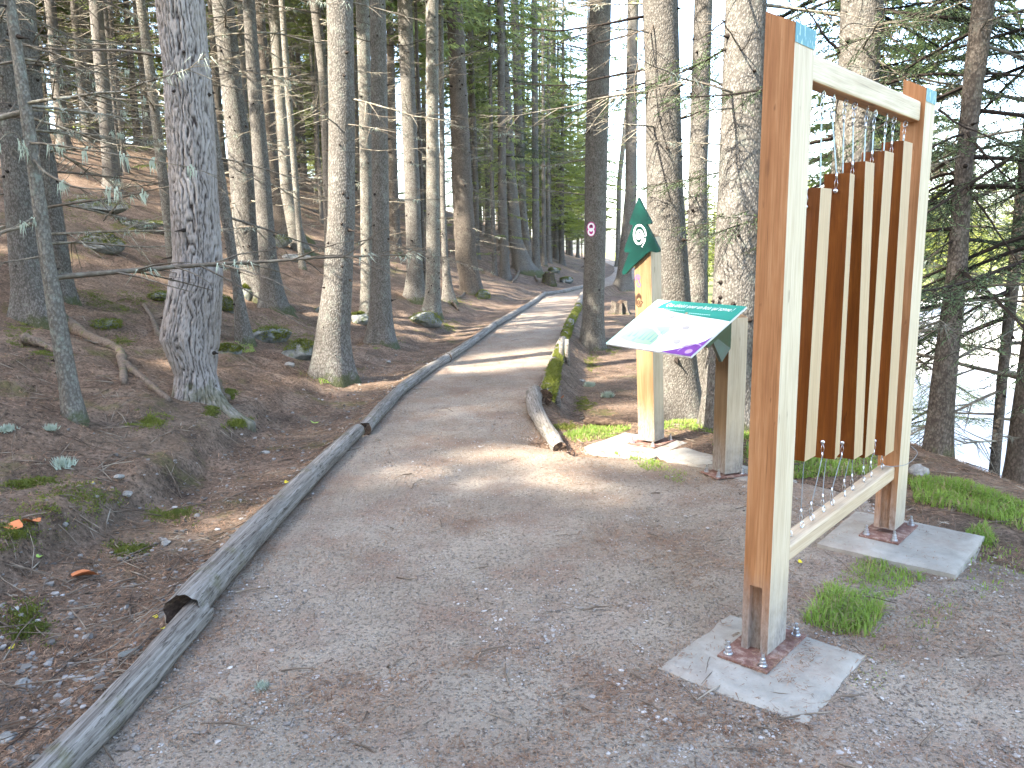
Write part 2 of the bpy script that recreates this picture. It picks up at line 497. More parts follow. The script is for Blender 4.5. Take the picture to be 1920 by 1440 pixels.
# ground
def mk_soil():
    n = NT("forest_floor", 0.97, 0.08)
    co = n.co()
    big = n.noise(co, 0.55, 4, 0.6); mid = n.noise(co, 3.2, 5, 0.7); fine = n.noise(co, 34, 5, 0.75); grit = n.vor(co, 70)
    c = n.ramp(mid, [(0.3, (0.066, 0.046, 0.033)), (0.5, (0.146, 0.101, 0.071)), (0.7, (0.235, 0.170, 0.124))])
    c = n.mix(n.ramp(fine, [(0.38, 0.85), (0.50, 0.0)]), c, (0.035, 0.025, 0.018))
    c = n.mix(n.ramp(fine, [(0.56, 0.0), (0.68, 0.75)]), c, (0.29, 0.205, 0.15))
    c = n.mix(n.ramp(grit, [(0.10, 0.55), (0.2, 0.0)]), c, (0.27, 0.24, 0.20))
    c = n.mix(n.ramp(big, [(0.52, 0.0), (0.68, 0.45)]), c, (0.095, 0.078, 0.055))
    mo = n.math('MULTIPLY', n.ramp(n.noise(co, 1.3, 6, 0.72), [(0.57, 0.0), (0.68, 0.75)]), n.ramp(fine, [(0.3, 0.3), (0.6, 1.0)]))
    c = n.mix(mo, c, (0.085, 0.095, 0.020))
    # valley meadow: everything that lies well below the path
    z = n.sep(co, 2)
    mv = n.math('ADD', n.math('MULTIPLY', z, -1.0), n.math('MULTIPLY', mid, 1.0))
    mead = n.ramp(n.noise(co, 2.5, 5, 0.7), [(0.3, (0.10, 0.13, 0.035)), (0.7, (0.24, 0.24, 0.085))])
    c = n.mix(n.ramp(n.math('MULTIPLY', mv, 0.25), [(0.62, 0.0), (0.82, 1.0)]), c, mead)
    n.color(c)
    h = n.mix(0.4, fine, mid)
    n.bump(h, 0.9, 0.05)
    return n.m
M['soil'] = mk_soil()
def mk_path():
    n = NT("gravel_path", 0.95, 0.1)
    co = n.co()
    big = n.noise(co, 0.9, 5, 0.62); mid = n.noise(co, 5, 4, 0.7); fine = n.noise(co, 48, 4, 0.75)
    ch = n.vor(co, 62); chc = n.vor(co, 62, out='Color'); ch2 = n.vor(co, 150)
    c = n.ramp(big, [(0.3, (0.192, 0.155, 0.116)), (0.55, (0.272, 0.226, 0.174)), (0.75, (0.330, 0.282, 0.226))])
    red = n.math('MULTIPLY', n.ramp(n.noise(co, 2.1, 6, 0.7), [(0.45, 0.0), (0.62, 0.85)]), n.ramp(fine, [(0.38, 0.2), (0.6, 1.0)]))
    c = n.mix(red, c, (0.185, 0.112, 0.078))
    c = n.mix(n.ramp(fine, [(0.36, 0.8), (0.48, 0.0)]), c, (0.075, 0.058, 0.045))
    c = n.mix(n.ramp(n.noise(co, 120, 3, 0.8), [(0.55, 0.0), (0.68, 0.6)]), c, (0.42, 0.37, 0.32))
    r = n.node("ShaderNodeSeparateColor"); n.link(chc, r.inputs[0])
    pick = n.math('MULTIPLY', n.ramp(r.outputs[0], [(0.66, 0.0), (0.72, 1.0)]), n.ramp(ch, [(0.22, 1.0), (0.38, 0.0)]))
    c = n.mix(n.math('MULTIPLY', pick, n.ramp(mid, [(0.35, 0.25), (0.65, 0.95)])), c, n.mix(r.outputs[1], (0.26, 0.21, 0.175), (0.52, 0.49, 0.45)))
    n.color(c)
    h = n.mix(0.5, fine, n.ramp(ch, [(0.0, 1.0), (0.4, 0.0)]))
    n.bump(h, 1.0, 0.03)
    return n.m
M['path'] = mk_path()
n = NT("pale_road_gravel", 0.95, 0.1)
n.color(n.ramp(n.noise(n.co(), 3, 6, 0.7), [(0.3, (0.56, 0.55, 0.52)), (0.7, (0.68, 0.67, 0.64))])); M['road'] = n.m
n = NT("pebble", 0.85, 0.2)
n.color(n.ramp(n.noise(n.co(), 9, 1, 0.5), [(0.3, (0.11, 0.092, 0.078)), (0.5, (0.22, 0.195, 0.172)), (0.7, (0.42, 0.40, 0.375))])); n.bump(n.noise(n.co(), 150, 3), 0.5, 0.004); M['pebble'] = n.m
n = NT("fallen_needles", 0.9, 0.1)
n.color(n.ramp(n.noise(n.co(), 25, 2), [(0.3, (0.10, 0.055, 0.034)), (0.55, (0.24, 0.145, 0.09)), (0.75, (0.37, 0.27, 0.185))])); M['litter'] = n.m
n = NT("ditch_pebble", 0.9, 0.15)
n.color(n.ramp(n.noise(n.co(), 9, 1, 0.5), [(0.3, (0.07, 0.062, 0.053)), (0.5, (0.15, 0.138, 0.122)), (0.72, (0.33, 0.315, 0.295))])); n.bump(n.noise(n.co(), 150, 3), 0.5, 0.004); M['ditchpeb'] = n.m
n = NT("fallen_twig", 0.9, 0.1)
n.color(n.ramp(n.noise(n.co(), 5, 2), [(0.3, (0.05, 0.035, 0.026)), (0.55, (0.15, 0.115, 0.085)), (0.75, (0.32, 0.28, 0.22))])); M['twig'] = n.m
M['black'] = flat("dark_soil_hollow", (0.012, 0.010, 0.008), 0.95)
M['white'] = flat("white_print", (0.78, 0.79, 0.78), 0.5)
M['panelwhite'] = flat("panel_white", (0.70, 0.72, 0.72), 0.35, 0.4)
M['green_band'] = flat("panel_green", (0.020, 0.22, 0.165), 0.4, 0.4)
M['mint'] = flat("panel_mint", (0.36, 0.62, 0.55), 0.4, 0.4)
M['sage'] = flat("panel_sage", (0.30, 0.47, 0.30), 0.4, 0.4)
M['slate'] = flat("panel_slate", (0.20, 0.32, 0.30), 0.4, 0.4)
M['greyprint'] = flat("panel_grey", (0.38, 0.36, 0.34), 0.4, 0.4)
M['purple'] = flat("panel_purple", (0.16, 0.045, 0.26), 0.4, 0.4)
M['lilac'] = flat("panel_lilac", (0.42, 0.28, 0.56), 0.4, 0.4)
M['peach'] = flat("panel_peach", (0.55, 0.26, 0.16), 0.4, 0.4)
n = NT("sign_green", 0.3, 0.5)
n.color(n.mix(n.ramp(n.noise(n.co(), 9, 3), [(0.45, 0.0), (0.7, 0.6)]), (0.002, 0.026, 0.020), (0.003, 0.060, 0.042))); M['sign'] = n.m
M['magenta'] = flat("magenta_print", (0.46, 0.03, 0.20), 0.5)
M['ink'] = flat("black_ink", (0.02, 0.015, 0.02), 0.6)
M['burn'] = flat("burnt_carving", (0.06, 0.03, 0.015), 0.8)
M['violet_paint'] = flat("violet_paint", (0.17, 0.07, 0.15), 0.7)
M['leafy'] = flat("yellow_leaf", (0.55, 0.47, 0.03), 0.6)
M['leafgreen'] = flat("pale_green_leaf", (0.36, 0.50, 0.10), 0.6)
M['leaforange'] = flat("rust_leaf", (0.42, 0.14, 0.05), 0.7)

# ------------------------------------------------------------------ ground sheets
def axis(bps):
    out = [bps[0][0]]
    for (a, b, s) in bps:
        k = max(1, int(round((b - a) / s)))
        out += list(a + (b - a) * (np.arange(1, k + 1) / k))
    return np.array(out)
gx = axis([(-420, -90, 30), (-90, -30, 2.0), (-30, -12, 0.5), (-12, -5, 0.14), (-5, 4.5, 0.05), (4.5, 9, 0.16), (9, 30, 0.7), (30, 120, 4), (120, 520, 40)])
gy = axis([(-120, -20, 10), (-20, 0, 1.0), (0, 1.6, 0.2), (1.6, 10, 0.05), (10, 18, 0.12), (18, 40, 0.4), (40, 100, 2.0), (100, 600, 25)])
GX, GY = np.meshgrid(gx, gy, indexing='ij')
Z = ground(GX, GY)
op = on_path(GX, GY)
off = smooth(-0.35, 0.0, -op)
bank = smooth(0.2, 1.2, xL(GY) - GX)
near = 1 - smooth(16, 30, np.hypot(GX, GY))
Z = Z + near * (fbm(GX / 0.28, GY / 0.28, 3, 21) * (0.012 + 0.075 * bank)) + near * bank * fbm(GX / 0.09, GY / 0.09, 2, 23) * 0.018 - 0.045 * smooth(-0.02, 0.16, op)
V = np.stack([GX, GY, Z], -1).reshape(-1, 3)
me = mesh_np("ground", V, [(grid_faces(len(gx), len(gy)), 0)], M['soil'])
put("ground", me, kind="structure")

py_ = axis([(-20, 1, 1.0), (1, 12, 0.05), (12, 20, 0.12), (20, 60, 0.5), (60, 110, 2)])
W0 = xL(py_) - 0.02
W1 = np.where(py_ > 6.3, xR(py_) + 0.02, np.minimum(np.interp(py_, [-30, 2.0, 5.0, 6.3], [3.5, 3.2, 2.3, 0.65]), 9))
uu = np.linspace(0, 1, 70)
PX = W0[:, None] + (W1 - W0)[:, None] * uu[None]
PY = np.broadcast_to(py_[:, None], PX.shape)
ed = np.minimum(PX - W0[:, None], W1[:, None] - PX)
nz = fbm(PX / 0.5, PY / 0.5, 3, 31)
redge = (W1[:, None] - PX)
PZ = ground(PX, PY) * (np.abs(ground(PX, PY)) < 0.3) * 0 + 0.012 * smooth(0, 0.3, ed) + nz * 0.018 + fbm(PX / 0.13, PY / 0.13, 3, 33) * 0.010
PZ = PZ - 0.065 * (1 - smooth(0.0, 0.35, redge + nz * 0.5)) * (PY < 6.6)
PZ = np.where((PY >= 6.6), PZ - 0.05 * (1 - smooth(0.0, 0.1, redge)), PZ)
me = mesh_np("path", np.stack([PX, PY, PZ], -1).reshape(-1, 3), [(grid_faces(*PX.shape), 0)], M['path'])
put("path", me, kind="structure")

# pale road down on the valley floor
a0 = np.array([7.0, 6.0]); a1 = np.array([14.0, 22.0]); a2 = np.array([24, 44.]); a3 = np.array([50, 90.])
cl = bez([(7.5, -10, 0), (10.5, 10, 0), (13.5, 20, 0), (20, 36, 0), (40, 70, 0), (90, 120, 0)], 120)
T, Aa, Bb = frames(cl)
side = np.stack([T[:, 1], -T[:, 0], 0 * T[:, 0]], 1)
ws = np.linspace(-4.6, 4.6, 12)
rp = cl[:, None] + side[:, None] * ws[None, :, None]
rp[..., 2] = ground(rp[..., 0], rp[..., 1]) + 0.06
put("valley_road", mesh_np("valley_road", rp.reshape(-1, 3), [(grid_faces(120, 12), 0)], M['road']), kind="structure")

# ------------------------------------------------------------------ tree parts, built once and shared
def dead_branch_mesh(seed, length, lichen):
    r = np.random.default_rng(seed)
    mb = MB()
    n_ = 9
    t = np.linspace(0, 1, n_)
    P = np.stack([t * length, np.cumsum(r.normal(0, 0.02 * length, n_)) * t, -0.16 * length * t ** 1.6 * r.uniform(0.3, 1.4) + np.cumsum(r.normal(0, 0.012 * length, n_)) * t + 0.10 * length * t ** 3], 1)
    rad = (0.011 * length ** 0.5) * (1 - 0.86 * t)
    mb.tube(P, rad, 4, 0, False)
    for k in range(int(9 + 7 * length)):
        u = r.uniform(0.12, 0.98)
        b = np.array([np.interp(u, t, P[:, i]) for i in range(3)])
        L = length * r.uniform(0.10, 0.34) * (1.15 - u * 0.6)
        sgn = 1 if k % 2 else -1
        a = sgn * r.uniform(0.5, 1.15)
        dr = np.array([math.cos(a), math.sin(a), r.normal(-0.12, 0.25)])
        q = np.linspace(0, 1, 4)
        Q = b + q[:, None] * dr * L + np.stack([q * 0, q * 0, -0.12 * L * q ** 2 + r.normal(0, 0.02, 4) * L * q], 1)
        mb.tube(Q, np.interp(u, t, rad) * 0.55 * (1 - 0.8 * q) + 0.0007, 3, 0, False)
        for j in range(2):
            v = r.uniform(0.3, 0.95)
            b2 = b + dr * L * v
            a2 = a + r.choice([-1, 1]) * r.uniform(0.5, 1.0)
            d2 = np.array([math.cos(a2), math.sin(a2), r.normal(-0.1, 0.35)])
            mb.tube(np.array([b2, b2 + d2 * L * r.uniform(0.2, 0.5)]), np.array([0.0016, 0.0006]), 3, 0, False)
    if lichen:
        for k in range(lichen):
            u = r.uniform(0.15, 1)
            b = np.array([np.interp(u, t, P[:, i]) for i in range(3)])
            for j in range(9):
                L = r.uniform(0.015, 0.085)
                o_ = r.normal(0, 0.020, 3) * np.array([1.6, 1, 0.5])
                w = r.uniform(0.0015, 0.0045)
                mb.add([b + o_ + (-w, 0, 0), b + o_ + (w, 0, 0), b + o_ * 2 + (r.normal(0, .015), r.normal(0, .015), -L)], [(0, 1, 2)], 1)
    return mb.mesh("dead_branch", [M['dead'], M['lichen']])
DEAD = [dead_branch_mesh(100 + k, L, li) for k, (L, li) in enumerate([(0.7, 0), (1.1, 2), (1.5, 4), (1.9, 6), (1.3, 0), (2.3, 9), (0.9, 3), (1.7, 0)])]

def bough_mesh(seed, length, mat):
    """A live spruce bough: axis, drooping side twigs, needles as slim blades."""
    r = np.random.default_rng(seed)
    mb = MB()
    t = np.linspace(0, 1, 8)
    P = np.stack([t * length, np.cumsum(r.normal(0, 0.015 * length, 8)) * t, -0.28 * length * t ** 1.5 + 0.16 * length * t ** 3], 1)
    mb.tube(P, 0.012 * (1 - 0.85 * t) * length ** 0.5, 4, 1, False)
    NV = []; NF = []; cnt = 0
    tw = []
    for k in range(int(17 * length) + 6):
        u = 0.12 + 0.88 * (k + r.uniform(0, 1)) / (int(17 * length) + 6)
        u = min(u, 1)
        b = np.array([np.interp(u, t, P[:, i]) for i in range(3)])
        L = length * (0.36 - 0.22 * u) * r.uniform(0.6, 1.25)
        a = (1 if k % 2 else -1) * r.uniform(0.6, 1.1)
        dr = np.array([math.cos(a), math.sin(a), r.uniform(-0.55, 0.05)])
        tw.append((b, dr, L))
        for j in range(2 if L > 0.2 else 1):
            v = r.uniform(0.3, 0.85); a2 = a + r.choice([-1, 1]) * r.uniform(0.4, 0.9)
            tw.append((b + dr * L * v, np.array([math.cos(a2), math.sin(a2), r.uniform(-0.8, -0.1)]), L * r.uniform(0.3, 0.55)))
    tw.append((P[-2], (P[-1] - P[-2]) / np.linalg.norm(P[-1] - P[-2]), 0.15 * length))
    for b, dr, L in tw:
        dr = dr / np.linalg.norm(dr)
        e = b + dr * L + np.array([0, 0, -0.12 * L])
        mb.tube(np.array([b, e]), np.array([0.003, 0.0012]), 3, 1, False)
        m_ = max(5, int(L * 62))
        q = (np.arange(m_) + 0.5) / m_
        base = b + q[:, None] * (e - b)
        ph = r.uniform(0, 2 * np.pi, m_)
        s1 = np.cross(dr, [0, 0, 1.0]); s1 /= np.linalg.norm(s1) + 1e-9; s2 = np.cross(dr, s1)
        out = np.cos(ph)[:, None] * s1 + np.sin(ph)[:, None] * s2 * 0.6
        nl = r.uniform(0.020, 0.038, m_)[:, None]
        tip = base + (out * 0.8 + dr * 0.75) * nl
        wv = dr[None] * 0.0055 + np.cross(out, dr) * 0.0035
        V_ = np.stack([base - wv, base + wv, tip], 1).reshape(-1, 3)
        mb.add(V_, np.arange(len(V_)).reshape(-1, 3), 0)
    return mb.mesh("spruce_bough", [mat, M['stub']], False)
BOUGH = [bough_mesh(200 + k, L, M['needle']) for k, L in enumerate([1.0, 1.5, 1.9, 1.3])]

def crown_mesh(seed, H, Rr, mat, dens=1.0, tri=(0.10, 0.28)):
    """Conical conifer crown: whorls of boughs made of many leaf-sized sprays, with gaps."""
    r = np.random.default_rng(seed)
    V = []; mb = MB()
    nb = int(95 * dens)
    for k in range(nb):
        u = (k + r.uniform(0, 1)) / nb
        z = H * u
        L = Rr * (1 - u) ** 0.8 * r.uniform(0.55, 1.15) + 0.15
        if u < 0.15: L *= r.uniform(0.4, 1.0)
        ph = k * 2.399 + r.normal(0, 0.5)
        d = np.array([math.cos(ph), math.sin(ph), 0]); s = np.array([-math.sin(ph), math.cos(ph), 0])
        droop = r.uniform(0.1, 0.45)
        mb.tube(np.array([[0, 0, z], [d[0] * L * .5, d[1] * L * .5, z - droop * L * .35], [d[0] * L, d[1] * L, z - droop * L * .6]]), [0.022, 0.012, 0.004], 3, 1, False)
        m_ = int(L * 46 * dens) + 10
        q = r.uniform(0.12, 1, m_) ** 0.8
        sp = 0.32 * L * (1.1 - q) * r.uniform(-1, 1, m_)
        base = d * (q * L)[:, None] + s * sp[:, None] + np.stack([0 * q, 0 * q, z - droop * L * 0.6 * q ** 1.3 - 0.25 * np.abs(sp)], 1)
        ln = r.uniform(*tri, m_)
        dirv = d * r.uniform(0.2, 1, m_)[:, None] + s * (np.sign(sp) * r.uniform(0, 1, m_))[:, None] + np.stack([0 * q, 0 * q, r.uniform(-1.1, 0.1, m_)], 1)
        dirv /= np.linalg.norm(dirv, axis=1)[:, None]
        rv = r.normal(size=(m_, 3)); w = np.cross(dirv, rv); w /= np.linalg.norm(w, axis=1)[:, None]
        wd = (ln * r.uniform(0.10, 0.2, m_))[:, None]
        V.append(np.stack([base - w * wd, base + w * wd, base + dirv * ln[:, None]], 1).reshape(-1, 3))
    V = np.concatenate(V)
    mb.add(V, np.arange(len(V)).reshape(-1, 3), 0)
    return mb.mesh("conifer_crown", [mat, M['stub']], False)
CROWN = [crown_mesh(300 + k, 13, 2.1 + 0.2 * k, M['needle_far'], 1.0) for k in range(4)]
CROWN_D = [crown_mesh(340 + k, 13, 2.4, M['needle_far'], 1.75, (0.14, 0.34)) for k in range(2)]
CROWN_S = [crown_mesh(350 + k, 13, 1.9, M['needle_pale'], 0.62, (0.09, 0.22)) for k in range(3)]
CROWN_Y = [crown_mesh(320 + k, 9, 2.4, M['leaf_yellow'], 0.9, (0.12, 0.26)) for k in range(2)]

def trunk_profile(C, rad, seg_h, sides, seed, flare=0.5, rough=0.03, lobes=5, flare_h=0.28):
    """Tube along the centre line C (local, base first) with flared foot and uneven bark."""
    C = np.asarray(C, float)
    z = C[:, 2]
    zz = np.concatenate([np.arange(-0.35, min(z[-1], 9.0), seg_h), np.arange(max(9.0, -0.3), z[-1], 1.0) if z[-1] > 9 else [], [z[-1]]])
    cx = np.interp(zz, z, C[:, 0]); cy = np.interp(zz, z, C[:, 1]); rr = np.interp(zz, z, rad)
    # below the base keep the lean of the foot
    if len(z) > 1:
        sl = (C[1, :2] - C[0, :2]) / max(z[1] - z[0], 1e-3)
        b = zz < 0
        cx[b] = C[0, 0] + sl[0] * zz[b]; cy[b] = C[0, 1] + sl[1] * zz[b]
    th = np.arange(sides) / sides * 2 * np.pi
    r = np.random.default_rng(seed); p0, p1 = r.uniform(0, 6.28, 2)
    fl = flare * np.exp(-np.maximum(zz, -0.2) / flare_h)
    lob = 1 + 0.55 * np.cos(lobes * th + p0) * 0.6 + 0.3 * np.cos(3 * th + p1)
    sx = np.cos(th)[None] * 1.5; sy = np.sin(th)[None] * 1.5
    nz = fbm(sx * 2.2 + seed, sy * 2.2 + zz[:, None] * 1.5, 3, seed % 50) * rough * 2
    rad2 = rr[:, None] * (1 + fl[:, None] * lob[None] + nz)
    V = np.stack([cx[:, None] + rad2 * np.cos(th), cy[:, None] + rad2 * np.sin(th), np.broadcast_to(zz[:, None], rad2.shape)], -1)
    return V.reshape(-1, 3), grid_faces(len(zz), sides, True), zz, cx, cy, rr

def stubs(mb, zz, cx, cy, rr, n_, zmax, seed, big=1.0):
    r = np.random.default_rng(seed)
    for k in range(n_):
        z = r.uniform(0.3, zmax); ph = r.uniform(0, 6.28)
        x = np.interp(z, zz, cx); y = np.interp(z, zz, cy); q = np.interp(z, zz, rr)
        d = np.array([math.cos(ph), math.sin(ph), r.uniform(-0.5, 0.25)])
        b = np.array([x, y, z]) + d * q * 0.9
        L = r.choice([0.02, 0.035, 0.08, 0.16], p=[.5, .3, .13, .07]) * big * (0.6 + q * 1.4)
        w = r.uniform(0.006, 0.013) * big * (0.6 + q * 2)
        mb.tube(np.array([b, b + d * (0.12 * q + .004), b + d * (0.12 * q + .01) + d * L * .35, b + d * (0.12 * q + .012) + d * L]), [w * 2.3, w * 1.9, w * .8, w * .4], 6, 1)

def pine_trunk(C, rad, seed):
    """Thick old pine with deep vertical fissures modelled in the mesh."""
    sides = 190
    z = C[:, 2]; seg = 0.022
    zz = np.concatenate([np.arange(-0.35, 3.9, seg), np.arange(4.0, z[-1], 0.8)])
    cx = np.interp(zz, z, C[:, 0]); cy = np.interp(zz, z, C[:, 1]); rr = np.interp(zz, z, rad)
    th = np.arange(sides) / sides * 2 * np.pi
    fl = 0.30 * np.exp(-np.maximum(zz, -0.2) / 0.16)
    lob = 1 + 0.6 * np.cos(4 * th + 1.0) + 0.35 * np.cos(3 * th)
    nper = 32
    wob = fbm(np.cos(th)[None] * 3, np.sin(th)[None] * 3 + zz[:, None] * 2.6, 3, 4) * 1.7
    ph = th[None] / (2 * np.pi) * nper + wob * 0.9 + 1.5 * fbm(th[None] * 2.2, zz[:, None] * 5.5, 3, 14)
    ridge = np.abs((ph % 1.0) - 0.5) * 2            # 0 in the fissure, 1 on the plate
    cross = np.abs(((zz[:, None] * 8.5 + fbm(ph * 0.9, zz[:, None] * 3, 2, 6) * 5 + np.floor(ph) * 0.37) % 1.0) - 0.5) * 2
    plate = np.minimum(smooth(0.02, 0.32, ridge), 0.35 + 0.65 * smooth(0.0, 0.16, cross))
    fine = fbm(th[None] * 40, zz[:, None] * 22, 2, 8)
    disp = 0.020 * (plate - 1) + 0.008 * fine
    rad2 = rr[:, None] * (1 + fl[:, None] * lob[None] + 0.10 * fbm(np.cos(th)[None] * 1.2, np.sin(th)[None] * 1.2 + zz[:, None], 2, 2)) + disp
    V = np.stack([cx[:, None] + rad2 * np.cos(th), cy[:, None] + rad2 * np.sin(th), np.broadcast_to(zz[:, None], rad2.shape)], -1).reshape(-1, 3)
    mb = MB(); mb.add(V, grid_faces(len(zz), sides, True), 0)
    stubs(mb, zz, cx, cy, rr, 14, 4, seed, 0.8)
    me = mb.mesh("old_pine_trunk", [M['pine'], M['stub']])
    at = me.attributes.new("fissure", 'FLOAT', 'POINT')
    dat = np.zeros(len(me.vertices), np.float32); dat[:len(V)] = np.clip((1 - plate.ravel()) * 1.0, 0, 1)
    at.data.foreach_set("value", dat)
    return me

def attach(root, name, me, C, rad, z, ph, tilt, sc, roll=0.0):
    x = np.interp(z, C[:, 2], C[:, 0]); y = np.interp(z, C[:, 2], C[:, 1]); q = np.interp(z, C[:, 2], rad)
    return put(name, me, root, (x + math.cos(ph) * q * 0.85, y + math.sin(ph) * q * 0.85, z), (roll, -tilt, ph), (sc, sc, sc))

TREES = {}
def tree(name, label, rows, bark='spruce', Y=None, H=20, flare=0.45, ndead=8, zd=(1.2, 7), nbough=0, zb=(2, 6), nstub=40, crown=True,
         sides=22, rough=0.03, cat="tree", phs=None, lobes=5, ck=None, dsc=1.0):
    """rows: (image row, centre, width), foot first."""
    k = len(TREES); seed = 1000 + k * 13
    r = np.random.default_rng(seed)
    y0, x0, w0 = rows[0]
    if Y is None:
        B = hit(x0, y0)
    else:
        B = at_depth(x0, y0, Y); B[2] = float(ground(B[0], B[1]))
    P = []; rad = []
    for (yy, xx, ww) in rows:
        p = at_depth(xx, yy, B[1]); P.append(p); rad.append(ww / 2 * cam_depth(p) / F_PX)
    P = np.array(P); rad = np.array(rad)
    P[0] = np.array([P[0][0], B[1], B[2]])
    P -= B
    # carry the trunk on above the picture
    top = P[-1]; dirv = (P[-1] - P[max(0, len(P) - 3)]); dirv = dirv / np.linalg.norm(dirv); dirv = dirv * 0.5 + np.array([0, 0, 0.5])
    dirv /= np.linalg.norm(dirv)
    for h_ in (0.35, 0.7, 1.0):
        zt = top[2] + (H - top[2]) * h_
        q = top + dirv / dirv[2] * (zt - top[2])
        P = np.vstack([P, q]); rad = np.append(rad, max(rad[len(rows) - 1] * (1 - 0.9 * h_), 0.012))
    root = empty(name, B, label, cat)
    if bark == 'pine':
        me = pine_trunk(P, rad, seed)
    else:
        mb = MB()
        V, Fq, zz, cx, cy, rr = trunk_profile(P, rad, 0.09, sides, seed, flare, rough, lobes)
        mb.add(V, Fq, 0)
        stubs(mb, zz, cx, cy, rr, nstub, min(9, H * .6), seed + 1)
        me = mb.mesh("trunk", [M[bark], M['stub']])
    put("trunk", me, root)
    for i in range(ndead):
        z = r.uniform(*zd); ph = r.uniform(0, 6.28) if phs is None else r.uniform(*phs)
        attach(root, "dead_branch", DEAD[r.integers(len(DEAD))], P, rad, z, ph, r.uniform(-0.25, 0.25), r.uniform(0.55, 1.1) * dsc, r.uniform(-.4, .4))
    for i in range(nbough):
        z = r.uniform(*zb); ph = r.uniform(0, 6.28) if phs is None else r.uniform(*phs)
        attach(root, "live_branch", BOUGH[r.integers(len(BOUGH))], P, rad, z, ph, r.uniform(-0.35, 0.12), r.uniform(0.8, 1.35), r.uniform(-.3, .3))
    if crown:
        zc = max(H - 13, 6.5); s_ = (H - zc) / 12.4
        cx_0 = float(np.interp(zc, P[:, 2], P[:, 0])); cy_0 = float(np.interp(zc, P[:, 2], P[:, 1]))
        nar = 0.4 if blocks(B[0] + cx_0, B[1] + cy_0, B[2], zc, 13 * s_, 2.9 * s_) else 1.0
        ck = ck or CROWN_D
        put("crown", ck[k % len(ck)], root, (cx_0, cy_0, zc), (0, 0, r.uniform(0, 6)), (s_ * nar, s_ * nar, s_), kind="stuff")
    TREES[name + str(k)] = (root, P, rad, B)
    return root, P, rad, B

# ------------------------------------------------------------------ openings the sun comes through: no crown may stand in these sight lines to the sun
SUNV = np.array(sdir)
OPEN = []
def opening(px, py, bx=None, by=None):
    OPEN.append(hit(px, py) if bx is None else at_depth(px, py, hit(bx, by)[1]))
for a in [(1250, 600, 1222, 860), (1200, 640, 1222, 860), (1210, 520, 1222, 850), (1130, 835), (850, 805), (1000, 612), (1040, 588), (590, 470), (740, 600)]: opening(*a)
for a in [(1248, 420, 1272, 785), (1372, 500, 1366, 800), (622, 180, 620, 705), (612, 500, 620, 705), (690, 450, 690, 590), (806, 200, 808, 590), (808, 480, 808, 590), (525, 200, 562, 470), (566, 420, 568, 505), (1180, 80, 1168, 545)]: opening(*a)
OPEN = np.array(OPEN)
def blocks(x, y, z0, zc, hc, rc):
    t = ((x - OPEN[:, 0]) * SUNV[0] + (y - OPEN[:, 1]) * SUNV[1]) / (SUNV[0] ** 2 + SUNV[1] ** 2)
    q = OPEN + SUNV * t[:, None]
    dd = np.hypot(q[:, 0] - x, q[:, 1] - y)
    u = (q[:, 2] - z0 - zc) / hc
    rr = np.where((u > -0.05) & (u < 1), rc * np.clip(1 - u, 0, 1) ** 0.8 + 0.10, np.where(u < 0, 0.22, -1))
    return bool(np.any((t > 0.6) & (dd < rr)))

# ------------------------------------------------------------------ trees one can point to
tA = tree("spruce_tree", "grey leaning spruce with roots beside it, second thick trunk from the left edge", [(565, 118, 34), (480, 110, 34), (300, 82, 40), (200, 57, 46), (0, 33, 56)], ndead=44, zd=(0.8, 6), dsc=1.35)
tB = tree("spruce_tree", "thick grey spruce trunk cut by the left edge of the photo", [(600, 72, 66), (480, 48, 54), (333, 38, 58), (233, 22, 48), (110, 6, 46), (0, -12, 44)], ndead=34, zd=(0.8, 6), dsc=1.35)
tC = tree("dead_tree", "slim lichen-spotted grey trunk leaning left, nearest the ditch", [(783, 140, 36), (733, 131, 32), (600, 108, 30), (480, 87, 26), (400, 76, 25), (200, 48, 22), (0, 18, 18)], 'pale', ndead=10, zd=(0.9, 4), H=9, crown=False, flare=0.25, nstub=24, dsc=1.35)
tD = tree("birch_tree", "slim pale whitish trunk close to the left of the furrowed pine", [(500, 327, 17), (480, 322, 17), (367, 310, 19), (167, 285, 17), (0, 263, 16)], 'pale', ndead=24, H=13, flare=0.2, nstub=12, dsc=1.35)
tE = tree("pine_tree", "thick old pine with deep furrowed pinkish bark and bulging foot by the path ditch", [(750, 368, 78), (700, 366, 72), (633, 355, 106), (533, 366, 96), (480, 370, 87), (300, 361, 83), (133, 350, 80), (0, 337, 84)], 'pine', H=23, ndead=6, zd=(2.2, 5))
tF = tree("spruce_tree", "grey spruce right behind the furrowed pine, joined at the foot to a slimmer trunk", [(560, 486, 56), (480, 465, 46), (333, 456, 48), (167, 435, 38), (0, 417, 40)], ndead=26, dsc=1.35)
tG = tree("spruce_tree", "dark slim spruce rising from the same foot as the thicker trunk on its left", [(580, 514, 42), (480, 502, 32), (300, 489, 29), (133, 475, 25), (0, 466, 22)], ndead=22, dsc=1.35)
tH = tree("sapling_tree", "slim bare leaning trunk beside the furrowed pine among mossy rocks", [(640, 459, 28), (533, 444, 16), (400, 423, 20), (250, 400, 18), (0, 372, 14)], ndead=8, H=11, crown=False, flare=0.3)
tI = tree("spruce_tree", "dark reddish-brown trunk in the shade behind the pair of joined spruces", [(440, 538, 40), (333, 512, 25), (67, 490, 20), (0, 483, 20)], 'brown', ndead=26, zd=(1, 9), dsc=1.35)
tJ = tree("spruce_tree", "pale sunlit trunk up the bank left of the big speckled spruce", [(470, 562, 28), (367, 539, 24), (167, 524, 20), (0, 515, 24)], 'pale', ndead=28, zd=(1, 9), dsc=1.35)
